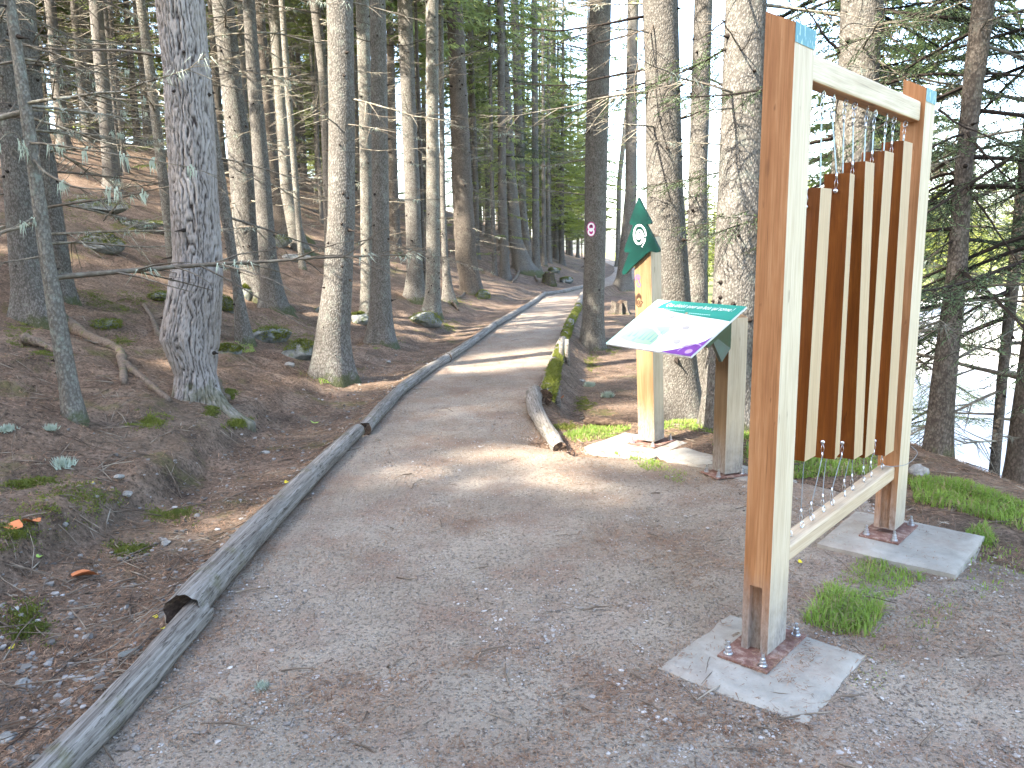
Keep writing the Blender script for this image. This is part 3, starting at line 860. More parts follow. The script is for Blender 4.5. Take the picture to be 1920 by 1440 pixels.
tK = tree("sapling_tree", "thin bright whitish pole trunk standing on the sunlit patch of the bank", [(505, 568, 13), (480, 565, 11), (167, 540, 12), (0, 528, 11)], 'pale', ndead=9, H=12, flare=0.2, nstub=16)
tL = tree("spruce_tree", "mossy-sided dark trunk half hidden behind the big speckled spruce", [(500, 620, 20), (233, 610, 16), (133, 605, 17), (0, 590, 20)], ndead=28, zd=(1, 9), dsc=1.35)
tM = tree("spruce_tree", "big speckled grey spruce at the bank foot, widest trunk between pine and path", [(705, 620, 72), (627, 624, 62), (527, 634, 54), (400, 640, 50), (200, 641, 48), (0, 637, 50)], H=23, ndead=5, zd=(1.6, 5), nstub=60, flare=0.3)
tN = tree("spruce_tree", "pale trunk squeezed between the big speckled spruce and a browner trunk", [(590, 690, 26), (400, 687, 22), (200, 685, 24), (0, 679, 25)], 'pale', ndead=8)
tO = tree("spruce_tree", "straight grey-brown spruce with mossy foot, second thick trunk left of the path", [(645, 714, 46), (560, 714, 38), (480, 714, 33), (233, 712, 31), (0, 708, 30)], H=22, ndead=9, nstub=50)
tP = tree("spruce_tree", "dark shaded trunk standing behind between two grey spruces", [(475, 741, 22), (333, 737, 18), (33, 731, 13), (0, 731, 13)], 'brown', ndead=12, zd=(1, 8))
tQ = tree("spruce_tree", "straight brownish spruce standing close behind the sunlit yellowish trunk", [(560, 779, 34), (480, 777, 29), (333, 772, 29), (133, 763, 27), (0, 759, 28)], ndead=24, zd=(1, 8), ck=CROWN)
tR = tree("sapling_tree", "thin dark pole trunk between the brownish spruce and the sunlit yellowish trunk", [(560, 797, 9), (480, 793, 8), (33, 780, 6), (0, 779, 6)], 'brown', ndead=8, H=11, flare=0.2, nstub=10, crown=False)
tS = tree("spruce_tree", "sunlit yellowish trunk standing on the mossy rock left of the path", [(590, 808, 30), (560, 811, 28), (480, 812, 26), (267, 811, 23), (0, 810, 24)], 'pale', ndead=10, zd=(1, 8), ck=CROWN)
tT = tree("spruce_tree", "thin grey trunk with spreading foot just right of the sunlit yellowish trunk", [(565, 842, 20), (480, 834, 12), (360, 830, 10), (0, 826, 10)], ndead=20, zd=(1, 9), H=15, ck=CROWN)
tU = tree("larch_tree", "dark rough-barked trunk with shaggy dead twigs leaning over the bank foot", [(550, 886, 34), (480, 873, 40), (300, 865, 36), (133, 858, 31), (0, 852, 30)], 'brown', ndead=34, zd=(1, 9), rough=0.09, nstub=50, ck=CROWN_S)
tV = tree("spruce_tree", "grey trunk with flaring roots on the bank where the path bends", [(508, 984, 38), (450, 967, 25), (333, 959, 18), (167, 947, 20), (0, 936, 18)], ndead=16, zd=(1.5, 11), nbough=8, zb=(3, 9), ck=CROWN_S)
tW = tree("spruce_tree", "grey trunk right behind the one with flaring roots at the bend", [(498, 992, 16), (400, 981, 13), (200, 971, 17), (0, 965, 15)], ndead=14, zd=(1.5, 11), nbough=8, zb=(4, 10), ck=CROWN_S)
tX = tree("spruce_tree", "straight dark-edged trunk right of the flaring one, on the bank above the bend", [(508, 1005, 16), (480, 1005, 14), (200, 1003, 12), (0, 1002, 11)], ndead=16, zd=(1.5, 12), nbough=7, zb=(4, 11), ck=CROWN_S)
tY = tree("spruce_tree", "very thin trunk touching the right side of the straight one above the bend", [(498, 1020, 9), (300, 1019, 7), (0, 1018, 6)], ndead=10, zd=(1, 10), H=14, ck=CROWN_S)
tZ = tree("spruce_tree", "straight grey spruce carrying the small magenta trail marker, right of the path", [(655, 1109, 46), (600, 1112, 40), (480, 1115, 40), (250, 1119, 42), (0, 1126, 41)], H=23, ndead=16, zd=(2.5, 7), nstub=60, flare=0.25, phs=(2.2, 4.2), ck=CROWN)
t1 = tree("birch_tree", "thin bright straight trunk seen left of the green tree-shaped sign", [(500, 1158, 9), (340, 1161, 9), (170, 1180, 9), (0, 1188, 9)], 'pale', ndead=18, H=14, ck=CROWN_S)
t2 = tree("spruce_tree", "mossy dark trunk behind the post with the green tree-shaped sign", [(545, 1168, 30), (480, 1173, 24), (360, 1183, 22), (175, 1184, 21), (0, 1187, 21)], 'spruce', ndead=20, zd=(1.5, 8), flare=0.8, ck=CROWN_S)
t3 = tree("spruce_tree", "big grey spruce with long drooping branches right behind the green sign post", [(785, 1272, 96), (700, 1268, 82), (560, 1253, 84), (350, 1246, 68), (175, 1243, 66), (0, 1238, 66)], H=24, ndead=12, zd=(2.6, 6), nstub=60, flare=0.22, phs=(2.4, 4.0), ck=CROWN)
t4 = tree("spruce_tree", "grey trunk against white sky between the two big spruces behind the info panel", [(760, 1322, 40), (560, 1306, 38), (325, 1309, 35), (0, 1319, 34)], ndead=24, zd=(2, 8), nstub=40, flare=0.2, Y=9.5, ck=CROWN)
t5 = tree("spruce_tree", "big grey spruce right behind the info panel, partly hidden by the wooden frame", [(800, 1366, 100), (700, 1368, 90), (550, 1380, 84), (325, 1392, 84), (0, 1399, 74)], H=24, ndead=14, zd=(2.4, 6), nstub=60, flare=0.2, ck=CROWN)
t6 = tree("spruce_tree", "grey trunk seen through the cables of the wooden frame above the hanging bars", [(845, 1545, 66), (500, 1574, 68), (270, 1600, 71), (122, 1610, 74), (0, 1617, 77)], H=24, ndead=14, zd=(2.3, 5), nbough=16, zb=(2.0, 5), nstub=50, Y=6.9, flare=0.2, ck=CROWN)
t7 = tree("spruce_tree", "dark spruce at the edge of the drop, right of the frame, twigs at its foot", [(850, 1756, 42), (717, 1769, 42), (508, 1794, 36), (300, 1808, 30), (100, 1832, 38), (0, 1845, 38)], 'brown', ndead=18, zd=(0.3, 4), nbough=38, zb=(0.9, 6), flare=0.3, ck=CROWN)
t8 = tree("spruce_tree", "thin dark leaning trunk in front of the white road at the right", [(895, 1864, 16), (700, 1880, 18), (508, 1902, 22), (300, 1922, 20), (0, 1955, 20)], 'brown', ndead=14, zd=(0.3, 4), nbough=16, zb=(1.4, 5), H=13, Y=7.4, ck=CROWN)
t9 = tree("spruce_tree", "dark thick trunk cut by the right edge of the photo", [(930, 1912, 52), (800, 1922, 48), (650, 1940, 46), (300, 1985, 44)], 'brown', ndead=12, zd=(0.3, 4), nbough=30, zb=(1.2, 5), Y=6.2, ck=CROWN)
t10 = tree("spruce_tree", "dim trunk behind the dark spruce right of the frame, its boughs drooping over the road", [(800, 1768, 18), (600, 1784, 20), (400, 1806, 20), (0, 1850, 20)], 'brown', ndead=14, zd=(0.5, 6), nbough=44, zb=(1.6, 8), Y=12.0, ck=CROWN)

# long hand-placed branches on some of these trees
def limb(treeinfo, pts, r0, dY=-0.25, twigs=10, mat='dead', seed=0, up=-0.2, lichen=0, name="dead_branch"):
    root, P, rad, B = treeinfo
    r = np.random.default_rng(seed + 77)
    Q = []
    for i, p in enumerate(pts):
        q = at_depth(p[0], p[1], B[1] + dY * (i / max(1, len(pts) - 1)) ** 0.7)
        Q.append(q - B)
    C = bez(Q, 16)
    C += np.cumsum(r.normal(0, 0.004, C.shape), axis=0)
    L = np.linalg.norm(np.diff(C, axis=0), axis=1).sum()
    mb = MB()
    t = np.linspace(0, 1, 16)
    mb.tube(C, r0 * (1 - 0.8 * t), 6, 0)
    for k in range(twigs):
        i = r.integers(2, 16)
        T_ = C[min(i, 15)] - C[max(i - 2, 0)]; T_ /= np.linalg.norm(T_) + 1e-9
        s = np.cross(T_, [0, 0, 1.0]); s /= np.linalg.norm(s) + 1e-9
        d = T_ * r.uniform(0.3, 1) + s * r.choice([-1, 1]) * r.uniform(0.2, 1) + np.array([0, 0, r.uniform(-0.8, 0.3)])
        l = L * r.uniform(0.08, 0.28)
        q = np.linspace(0, 1, 4)[:, None]
        mb.tube(C[i] + d * l * q + np.array([0, 0, -0.1 * l]) * q ** 2, [r0 * .3, r0 * .22, r0 * .14, 0.0006], 3, 0, False)
    for k in range(lichen):
        i = r.integers(1, 16)
        for j in range(12):
            l = r.uniform(0.03, 0.10); w = r.uniform(0.003, 0.008); o_ = r.normal(0, 0.014, 3)
            b = C[i] + o_
            mb.add([b + (-w, 0, 0), b + (w, 0, 0), b + (r.normal(0, .015), r.normal(0, .015), -l)], [(0, 1, 2)], 1)
    return put(name, mb.mesh("limb", [M[mat], M['lichen']]), root)
BR = 'stub'
limb(tC, [(50, 265), (100, 275), (180, 292), (300, 312), (385, 335)], 0.010, -0.5, 16, lichen=6, seed=1)
limb(tC, [(58, 295), (95, 330), (150, 352), (215, 358), (272, 368)], 0.011, -0.5, 12, lichen=5, seed=2)
limb(tC, [(70, 330), (30, 250), (-10, 270)], 0.008, -0.3, 5, seed=3, lichen=3)
limb(tC, [(65, 405), (30, 425), (-20, 445)], 0.008, -0.4, 5, seed=4, lichen=2)
limb(tC, [(192, 415), (220, 385), (245, 345), (258, 328)], 0.006, -0.3, 4, seed=5)
limb(tA, [(70, 140), (160, 150), (240, 185), (300, 178)], 0.010, -0.3, 14, lichen=5, seed=6)
limb(tA, [(60, 60), (110, 75), (150, 110), (250, 128)], 0.009, -0.4, 14, lichen=4, seed=7)
limb(tA, [(75, 215), (150, 225), (240, 250), (310, 232)], 0.009, -0.4, 14, lichen=5, seed=8)
limb(tA, [(58, 90), (84, 40), (78, 0), (70, -40)], 0.010, -0.6, 5, seed=9)
limb(tA, [(90, 250), (150, 240), (230, 210), (275, 160)], 0.008, -0.5, 10, seed=10, lichen=4)
limb(tD, [(288, 190), (250, 240), (180, 262), (110, 255)], 0.006, -0.3, 10, seed=11, lichen=4)
limb(t3, [(1207, 32), (1150, 42), (1060, 56), (1000, 50), (955, 38)], 0.016, -0.3, 14, BR, seed=12)
limb(t3, [(1208, 55), (1165, 70), (1110, 85), (1090, 92), (1030, 75), (985, 55)], 0.011, -0.2, 10, BR, seed=13)
limb(t3, [(1210, 130), (1150, 140), (1080, 158), (1020, 161), (970, 158)], 0.014, -0.3, 14, BR, seed=14)
limb(t3, [(1212, 155), (1170, 168), (1120, 178)], 0.012, -0.2, 6, BR, seed=15)
limb(t3, [(1232, 20), (1220, 60), (1196, 118), (1188, 165), (1196, 225), (1205, 252)], 0.009, -0.6, 5, 'dead', seed=16)
limb(t3, [(1271, 223), (1310, 212), (1350, 195)], 0.012, -0.1, 4, BR, seed=17)
limb(t5, [(1362, 40), (1320, 75), (1300, 82)], 0.008, -0.2, 5, BR, seed=18)
limb(t5, [(1385, 100), (1400, 85), (1412, 52)], 0.008, -0.5, 2, BR, seed=19)
limb(t5, [(1355, 248), (1310, 262), (1278, 300)], 0.006, -0.2, 4, 'dead', seed=20)
limb(t6, [(1652, 18), (1720, 32), (1770, 38), (1850, 60), (1940, 78)], 0.014, -0.3, 14, BR, seed=21)
limb(t6, [(1645, 162), (1690, 150), (1740, 142), (1830, 146), (1940, 147)], 0.016, -0.4, 12, BR, seed=22)
limb(t6, [(1575, 100), (1540, 60), (1500, 0)], 0.014, -0.2, 6, BR, seed=23)
limb(t6, [(1650, 40), (1675, 80), (1720, 110), (1760, 130)], 0.010, -0.5, 10, BR, seed=24)
limb(t7, [(1808, 240), (1850, 290), (1890, 330), (1935, 352)], 0.014, -0.6, 12, BR, seed=25)
limb(t7, [(1800, 330), (1850, 400), (1895, 470), (1930, 520)], 0.011, -0.6, 12, BR, seed=26)
limb(t7, [(1760, 205), (1800, 235), (1850, 262), (1925, 290)], 0.010, -0.9, 12, BR, seed=27)
limb(tQ, [(763, 120), (800, 118), (850, 108), (900, 100)], 0.008, -0.3, 8, seed=28)
limb(tM, [(660, 205), (720, 218), (760, 216), (815, 208)], 0.006, -0.4, 6, seed=29)
limb(tM, [(660, 275), (700, 282), (760, 277), (850, 272)], 0.005, -0.4, 6, seed=30)
limb(tO, [(722, 85), (760, 88), (815, 72), (850, 60)], 0.007, -0.3, 8, BR, seed=31)
limb(tU, [(835, 300), (845, 330), (860, 365), (872, 385)], 0.010, -0.5, 8, 'dead', seed=32)
limb(tU, [(845, 300), (880, 292), (905, 290), (925, 300)], 0.008, -0.5, 8, 'dead', seed=33)

# roots that run over the ground, parts of their trees
def root_part(treeinfo, pts, r0, moss=False):
    root, P, rad, B = treeinfo
    Q = np.array([hit(*p) + np.array([0, 0, r0 * 0.55]) for p in pts]) - B
    C = bez(Q, 18)
    mb = MB(); mb.tube(C, r0 * (1 - 0.55 * np.linspace(0, 1, 18)) * (1 + 0.18 * rng.normal(size=18)), 9)
    return put("root", mb.mesh("root", [M['root']]), root)
root_part(tA, [(118, 605), (150, 628), (190, 648), (222, 662), (230, 690), (233, 725)], 0.065)
root_part(tA, [(232, 690), (262, 712), (290, 735), (318, 758)], 0.055)
root_part(tB, [(45, 640), (75, 650), (112, 668)], 0.05)
root_part(tE, [(300, 640), (285, 600), (270, 575)], 0.04)
root_part(tE, [(395, 725), (410, 745), (425, 757)], 0.085)
root_part(tE, [(410, 645), (450, 670), (480, 690)], 0.03)
root_part(tV, [(990, 500), (1000, 515), (1008, 530)], 0.10)
root_part(tV, [(975, 505), (968, 522), (960, 532)], 0.08)
root_part(tT, [(840, 560), (850, 570), (860, 583)], 0.05)
root_part(tU, [(880, 530), (868, 555), (858, 560)], 0.06)

# ------------------------------------------------------------------ the wood behind: each tree its own thing, sharing meshes
def far_trunk(seed, H, r0, lean):
    r = np.random.default_rng(seed)
    z = np.array([0, 3, 8, 14, H]); C = np.stack([lean * z * 0.03 + r.normal(0, 0.03, 5) * (z > 0), r.normal(0, 0.05, 5) * (z > 0), z], 1)
    mb = MB()
    V, Fq, zz, cx, cy, rr = trunk_profile(C, np.array([r0, r0 * .88, r0 * .65, r0 * .4, 0.015]), 0.3, 9, seed, 0.4, 0.04)
    mb.add(V, Fq, 0); stubs(mb, zz, cx, cy, rr, 26, 9, seed, 1.2)
    return mb.mesh("far_trunk", [M['far'], M['stub']]), C
FTR = [far_trunk(500 + k, H, r0, l) for k, (H, r0, l) in enumerate([(20, 0.17, 0.3), (18, 0.12, -0.5), (22, 0.2, 0.1), (15, 0.08, 0.8), (19, 0.14, -0.2), (16, 0.10, 0.4)])]
def far_twigs(seed, n_, z0, z1, live):
    r = np.random.default_rng(seed); mb = MB(); LV = []
    for k in range(n_):
        z = r.uniform(z0, z1); ph = r.uniform(0, 6.28); L = r.uniform(0.5, 1.7)
        d = np.array([math.cos(ph), math.sin(ph), r.uniform(-0.3, 0.1)]); s = np.array([-math.sin(ph), math.cos(ph), 0])
        b = d * 0.08 + np.array([0, 0, z])
        P = np.array([b, b + d * L * .5 + (0, 0, -.05 * L), b + d * L + (0, 0, -.02 * L)])
        mb.tube(P, [0.011, 0.007, 0.002], 3, 0, False)
        for j in range(6):
            q = r.uniform(0.2, 1); bb = b + d * L * q
            e = bb + (d * r.uniform(0.2, .8) + s * r.choice([-1, 1]) * r.uniform(.4, 1) + np.array([0, 0, r.uniform(-.4, .2)])) * L * .25
            mb.tube(np.array([bb, e]), [0.004, 0.001], 3, 0, False)
        if live and r.uniform() < live:
            m_ = 60
            q = r.uniform(0.2, 1, m_); sp = r.uniform(-1, 1, m_) * 0.3 * L * (1.1 - q)
            base = b + d * (q * L)[:, None] + s * sp[:, None] + np.stack([q * 0, q * 0, -0.3 * np.abs(sp) - .06 * q], 1)
            dv = d + s * np.sign(sp)[:, None] + np.stack([q * 0, q * 0, r.uniform(-1, 0, m_)], 1)
            dv /= np.linalg.norm(dv, axis=1)[:, None]
            w = np.cross(dv, r.normal(size=(m_, 3))); w /= np.linalg.norm(w, axis=1)[:, None]
            ln = r.uniform(0.08, 0.18, m_)[:, None]
            mb.add(np.stack([base - w * ln * .12, base + w * ln * .12, base + dv * ln], 1).reshape(-1, 3), np.arange(m_ * 3).reshape(-1, 3), 1)
    return mb.mesh("low_branches", [M['dead'], M['needle_far']], False)
FTW = [far_twigs(600, 80, 1, 9, 0.0), far_twigs(601, 90, 0.8, 9, 0.22), far_twigs(602, 70, 1.5, 10, 0.6), far_twigs(603, 110, 0.5, 8, 0.08)]
def far_tree(x, y, k, label, group, crowns=CROWN, tw=None, zc=7.0, cs=1.0):
    z = float(ground(x, y))
    r = random.Random(int(x * 100 + y * 1000))
    s = r.uniform(0.85, 1.2)
    me, C = FTR[k % len(FTR)]
    root = empty("conifer_tree", (x, y, z), label, "tree", group, r.uniform(0, 6.28))
    put("trunk", me, root, (0, 0, 0), (0, 0, 0), (s, s, s))
    tw = r.randrange(4) if tw is None else tw
    put("low_branches", FTW[tw], root, (0, 0, 0), (0, 0, r.uniform(0, 6)), (s, s, s), kind="stuff")
    put("crown", crowns[r.randrange(len(crowns))], root, (np.interp(zc, C[:, 2], C[:, 0]), np.interp(zc, C[:, 2], C[:, 1]), zc * s), (0, 0, r.uniform(0, 6)), (cs * s, cs * s, s), kind="stuff")
    return root
taken = [v[3][:2] for v in TREES.values()]
def scatter(n_, xr, yr, dmin, ok, seed, zc, rc):
    r = np.random.default_rng(seed); out = []
    for k in range(n_ * 60):
        x = r.uniform(*xr); y = r.uniform(*yr)
        if not ok(x, y): continue
        if any((x - a) ** 2 + (y - b) ** 2 < dmin ** 2 for a, b in out): continue
        if any((x - a) ** 2 + (y - b) ** 2 < 1.3 ** 2 for a, b in taken): continue
        if blocks(x, y, float(ground(x, y)), zc, 13.0, rc): continue
        out.append((x, y))
        if len(out) >= n_: break
    return out
# which gap between the near trunks a far tree is seen in
LAND = [(-1e9, "the left border and the lichen-spotted leaning trunk"), (150, "the lichen-spotted leaning trunk and the furrowed pine"), (410, "the furrowed pine and the big speckled spruce"), (660, "the big speckled spruce and the straight spruce with the mossy foot"),
        (735, "the straight spruce with the mossy foot and the sunlit yellowish trunk"), (825, "the sunlit yellowish trunk and the shaggy dark trunk"), (895, "the shaggy dark trunk and the flaring trunk at the bend"), (1000, "the flaring trunk at the bend and the trunk with the trail marker"),
        (1140, "the trunk with the trail marker and the green sign"), (1240, "the green sign and the wooden frame"), (1440, "the two posts of the wooden frame"), (1740, "the wooden frame and the right border")]
def to_px(p):
    v = np.array(p, float) - CAMP
    zc_ = v[1] * math.cos(PITCH) - v[2] * math.sin(PITCH)
    return (960 + v[0] / zc_ * F_PX if zc_ > 0.1 else -1e9), zc_
PLACED = {}
def place(pts, what, group, **kw):
    tws = kw.pop("tws", None)
    order = sorted(pts, key=lambda p: math.hypot(*p))
    for k, (x, y) in enumerate(order):
        px, zc_ = to_px((x, y, 1.0))
        if zc_ < 0.1 or px < -150 or px > 2070:
            lab = what + ", outside the picture"; g = group + " outside the picture"
        else:
            gap = [t for a, t in LAND if px >= a][-1]
            n_ = PLACED.get((what, gap), 0); PLACED[(what, gap)] = n_ + 1
            g = group + " between " + gap
            if n_ == 0: lab = "nearest " + what + " seen between " + gap
            elif n_ == 1: lab = "second nearest " + what + " seen between " + gap
            else: lab = what + " deep between " + gap
        far_tree(x, y, k, " ".join(lab.split()[:16]), g, **({"tw": tws[k % len(tws)]} if tws else {}), **kw)
bank_ok = lambda x, y: xL(y) - x > 2.2 and y > 12 + max(0, (-x - 6)) * 0.25 and (xL(y) - x > 7 or y > 26) and (y > 17 or x < -11) and abs(x / y) < 0.95 and (x / y < -0.10 or y < 55)
fill_ok = lambda x, y: xL(y) - x > 16 and y > 26 and -0.95 < x / y < -0.16
place(scatter(125, (-40, 4), (11, 60), 1.4, bank_ok, 1, 7, 2.3), "thin bank conifer", "bank conifers", tws=(0, 1, 3, 3, 1))
place(scatter(46, (-75, -8), (26, 100), 2.0, fill_ok, 6, 3, 2.3), "dense dark conifer", "dark conifers at the top of the bank", tws=(3, 1), zc=2.2, crowns=CROWN_D)
bend_ok = lambda x, y: (xL(y) - x > 1.2) and y > 30 and x / y > -0.06
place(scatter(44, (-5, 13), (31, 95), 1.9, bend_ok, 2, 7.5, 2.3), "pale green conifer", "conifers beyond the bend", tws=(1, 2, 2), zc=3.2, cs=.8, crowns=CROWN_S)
right_ok = lambda x, y: x > xE(y) + 0.5 and y > 13 and not (0.135 < x / y < 0.40 and y < 70) and x / y < 0.95 and abs(x - np.interp(y, [10, 20, 36, 70], [10.5, 13.5, 20, 40])) > 4.2
place(scatter(38, (2, 46), (13, 60), 2.4, right_ok, 3, 3.5, 2.4), "drooping slope conifer", "conifers down the right slope", tws=(2,), zc=3.5, cs=1.15)
val_ok = lambda x, y: x > xE(y) + 3 and x / y > 0.118 and x / y < .8 and abs(x - np.interp(y, [10, 20, 36, 70, 120], [10.5, 13.5, 20, 40, 90])) > 5
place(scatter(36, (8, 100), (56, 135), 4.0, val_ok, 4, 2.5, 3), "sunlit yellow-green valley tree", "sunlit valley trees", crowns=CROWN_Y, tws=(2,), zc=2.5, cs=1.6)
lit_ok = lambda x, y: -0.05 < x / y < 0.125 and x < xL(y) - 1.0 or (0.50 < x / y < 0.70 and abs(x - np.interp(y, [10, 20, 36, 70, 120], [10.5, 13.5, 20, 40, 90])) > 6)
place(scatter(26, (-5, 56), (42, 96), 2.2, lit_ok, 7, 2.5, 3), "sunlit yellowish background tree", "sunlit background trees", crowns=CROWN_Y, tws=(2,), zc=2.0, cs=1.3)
# unseen trees left of and behind the viewpoint, added to shade the path
back_ok = lambda x, y: x < -3.2 and y < 9 and (x / max(y, 0.1) < -0.9 or y < 0.5)
place(scatter(78, (-27, -3.2), (-20, 9), 1.9, back_ok, 5, 6, 3.5), "added shade conifer left of the path", "added shade conifers", tws=(1,), zc=6.0, cs=1.2, crowns=CROWN_D)

# ------------------------------------------------------------------ rocks and stumps
def ico(sub):
    import bmesh
    bm = bmesh.new(); bmesh.ops.create_icosphere(bm, subdivisions=sub, radius=1.0)
    V = np.array([v.co[:] for v in bm.verts]); F = np.array([[v.index for v in f.verts] for f in bm.faces]); bm.free()
    return V, F
ICO3 = ico(4); ICO1 = ico(1)
def rock_mesh(seed, sx, sy, sz, mat, sub=ICO3, facet=True):
    V, F = sub
    V = V.copy(); r = np.random.default_rng(seed)
    if facet:
        for k in range(9):
            d = r.normal(size=3); d /= np.linalg.norm(d); c = r.uniform(0.55, 0.9)
            p = V @ d; V -= np.maximum(p - c, 0)[:, None] * d * 0.92
    V *= (1 + 0.16 * fbm(V[:, 0] * 2 + seed, V[:, 1] * 2 + V[:, 2] * 1.7, 3, seed % 40))[:, None]
    V = V * np.array([sx, sy, sz])
    return mesh_np("rock", V, [(F, 0)], mat, False)
def tufts(P, N, n_per, h, w, r, spread=0.012):
    """Short blades standing on given points."""
    n_ = len(P) * n_per
    B = np.repeat(P, n_per, 0) + r.normal(0, spread, (n_, 3)) * np.array([1, 1, 0.3]); Nn = np.repeat(N, n_per, 0)
    d = Nn + r.normal(0, 0.55, (n_, 3)); d /= np.linalg.norm(d, axis=1)[:, None]
    s = np.cross(d, r.normal(size=(n_, 3))); s /= np.linalg.norm(s, axis=1)[:, None]
    hh = h * r.uniform(0.5, 1.3, n_)[:, None]; ww = w * r.uniform(0.6, 1.3, n_)[:, None]
    return np.stack([B - s * ww, B + s * ww, B + d * hh], 1).reshape(-1, 3)
def tuft_mesh(name, V, mat):
    return mesh_np(name, V, [(np.arange(len(V)).reshape(-1, 3), 0)], mat, False)

def rock(px, py, wpx, label, asp=(1, 0.8, 0.6), mat='rock', moss=0.0, seed=1, sink=0.13, name="boulder", rz=0.3, cat="rock"):
    B = hit(px, py)
    s = wpx / 2 * cam_depth(B) / F_PX * (1.15 if name == 'boulder' else 1.0)
    o = put(name, rock_mesh(seed, s * asp[0], s * asp[1], s * asp[2], M[mat]), None, (B[0], B[1] + s * asp[1] * 0.5, B[2] + s * asp[2] * (1 - 2 * sink) * 0.6), (0, 0, rz))
    tag(o, label, cat)
    if moss:
        V = np.zeros(len(o.data.vertices) * 3); o.data.vertices.foreach_get("co", V); V = V.reshape(-1, 3)
        r = np.random.default_rng(seed)
        sel = (V[:, 2] > s * asp[2] * (0.85 - 1.3 * moss)) & (fbm(V[:, 0] / s * 1.5 + seed, V[:, 1] / s * 1.5, 2, 3) > -0.25)
        Pm = V[sel]
        if len(Pm):
            k = r.integers(0, len(Pm), int(min(2400, 300 + 2600 * s)))
            Pm = Pm[k] + r.normal(0, s * 0.04, (len(k), 3))
            N = Pm / np.linalg.norm(Pm, axis=1)[:, None]
            put("moss", tuft_mesh("moss", tufts(Pm, N, 2, 0.028, 0.008, r), M['moss']), o, kind="stuff")
    return o
rock(556, 672, 66, "largest dark mossy boulder at the left foot of the big speckled spruce", (1, .8, .62), moss=.5, seed=11)
rock(505, 640, 70, "low mossy slab of rock between the leaning sapling and the dark boulder", (1, .8, .4), moss=.8, seed=12)
rock(425, 585, 40, "bright yellow-green mossy rock peeping out right behind the furrowed pine", (.8, .7, .9), moss=.9, seed=13)
rock(465, 560, 34, "upright grey rock at the foot of the two joined spruces", (.6, .6, 1.0), moss=.25, seed=14)
rock(425, 665, 44, "rounded mossy stone just right of the furrowed pine's trunk", (1, .8, .5), moss=.6, seed=15)
rock(673, 608, 36, "smooth grey-green boulder between the big speckled spruce and the next trunk", (1, .8, .75), moss=.1, seed=16)
rock(800, 612, 62, "mossy boulder under the sunlit yellowish trunk beside the path", (1, .8, .5), moss=.7, seed=17)
rock(610, 590, 34, "mossy lump of rock behind the big speckled spruce in the sun", (1, .8, .6), moss=.8, seed=18)
rock(545, 488, 54, "long pale flat slab up the bank by the thin whitish pole trunk", (1.2, .6, .28), 'stone', seed=19)
rock(523, 462, 44, "grey sloping rock above the long pale slab", (1, .6, .5), seed=20, moss=.2)
rock(515, 528, 24, "small upright pale grey-green stone against the dark slim spruce", (.6, .5, 1.0), 'stone', seed=21)
rock(185, 470, 66, "round dark boulder capped with moss on the left slope", (1, .8, .62), moss=.6, seed=22)
rock(170, 395, 92, "long ledge of rock edged with moss high on the left slope", (1.3, .6, .28), moss=.7, seed=23)
rock(255, 425, 70, "second mossy ledge a little lower and right of the long one", (1.3, .6, .25), moss=.7, seed=24)
rock(345, 742, 36, "flat greenish stone tucked under the foot of the furrowed pine", (1.2, .7, .35), 'stone', seed=25)
rock(1728, 893, 40, "rounded grey stone at the foot of the dark spruce right of the frame", (1, .7, .6), 'stone', seed=26)
rock(540, 690, 26, "small pale broken stone below the dark mossy boulder", (1, .7, .5), 'stone', seed=27)
rock(1060, 530, 26, "dark stone half buried in the bank beyond the bend", (1, .8, .6), seed=28, moss=.4)
rock(1040, 512, 22, "small mossy stone on the bank above the bend", (1, .8, .6), seed=29, moss=.5)
rock(345, 690, 30, "mossy lump between the furrowed pine and the crossing roots", (1, .8, .5), seed=30, moss=.9)
rock(300, 565, 44, "yellow mossy hummock left of the furrowed pine", (1, .8, .5), seed=31, moss=1.0)
rock(190, 615, 52, "low green mossy hummock behind the crossing roots", (1.2, .8, .35), seed=32, moss=1.0)
rock(905, 560, 26, "small bright mossy stone at the foot of the rough dark trunk", (1, .8, .7), seed=33, moss=1.0)
for i, (px, py, w, lab) in enumerate([
    (497, 852, 22, "pale angular stone lying in the ditch mud above the log edging"),
    (480, 1026, 0, ""),
    (310, 1024, 26, "flat pale stone in the ditch, nearest the small green sprig"),
    (236, 932, 26, "pale lichen-grey stone on the needle bank above the mossy edge"),
    (222, 898, 22, "whitish oval stone on the needle bank below the blue-grey lichen"),
    (180, 1260, 24, "pale stone in the ditch near the lower end of the nearest log"),
    (12, 1395, 46, "large pale stone cut by the lower left corner"),
    (40, 1290, 40, "bluish flat stone in the ditch by the left edge"),
    (560, 795, 12, "small pale pebble on the dark mud beside the log joint"),
    (1090, 715, 14, "small whitish stone on the ground right of the mossy log"),
    (1545, 1088, 14, "small white stone between the grass and the near concrete slab"),
    (260, 1170, 20, "greenish grey stone in the ditch beside the dark log end"),
    (728, 680, 14, "small pale wood chip-like stone on the needle slope by the path"),
]):
    if w:
        rock(px, py, w, lab, (1, .7, .45), 'stone', 0, 60 + i, 0.2, "stone", rz=i, cat="stone")
# a slate-like flat piece by the log
rock(245, 1228, 50, "flat brown slab of slate lying against the log in the ditch", (1.1, .6, .12), 'rock', 0, 90, 0.1, "stone", rz=0.7, cat="stone")

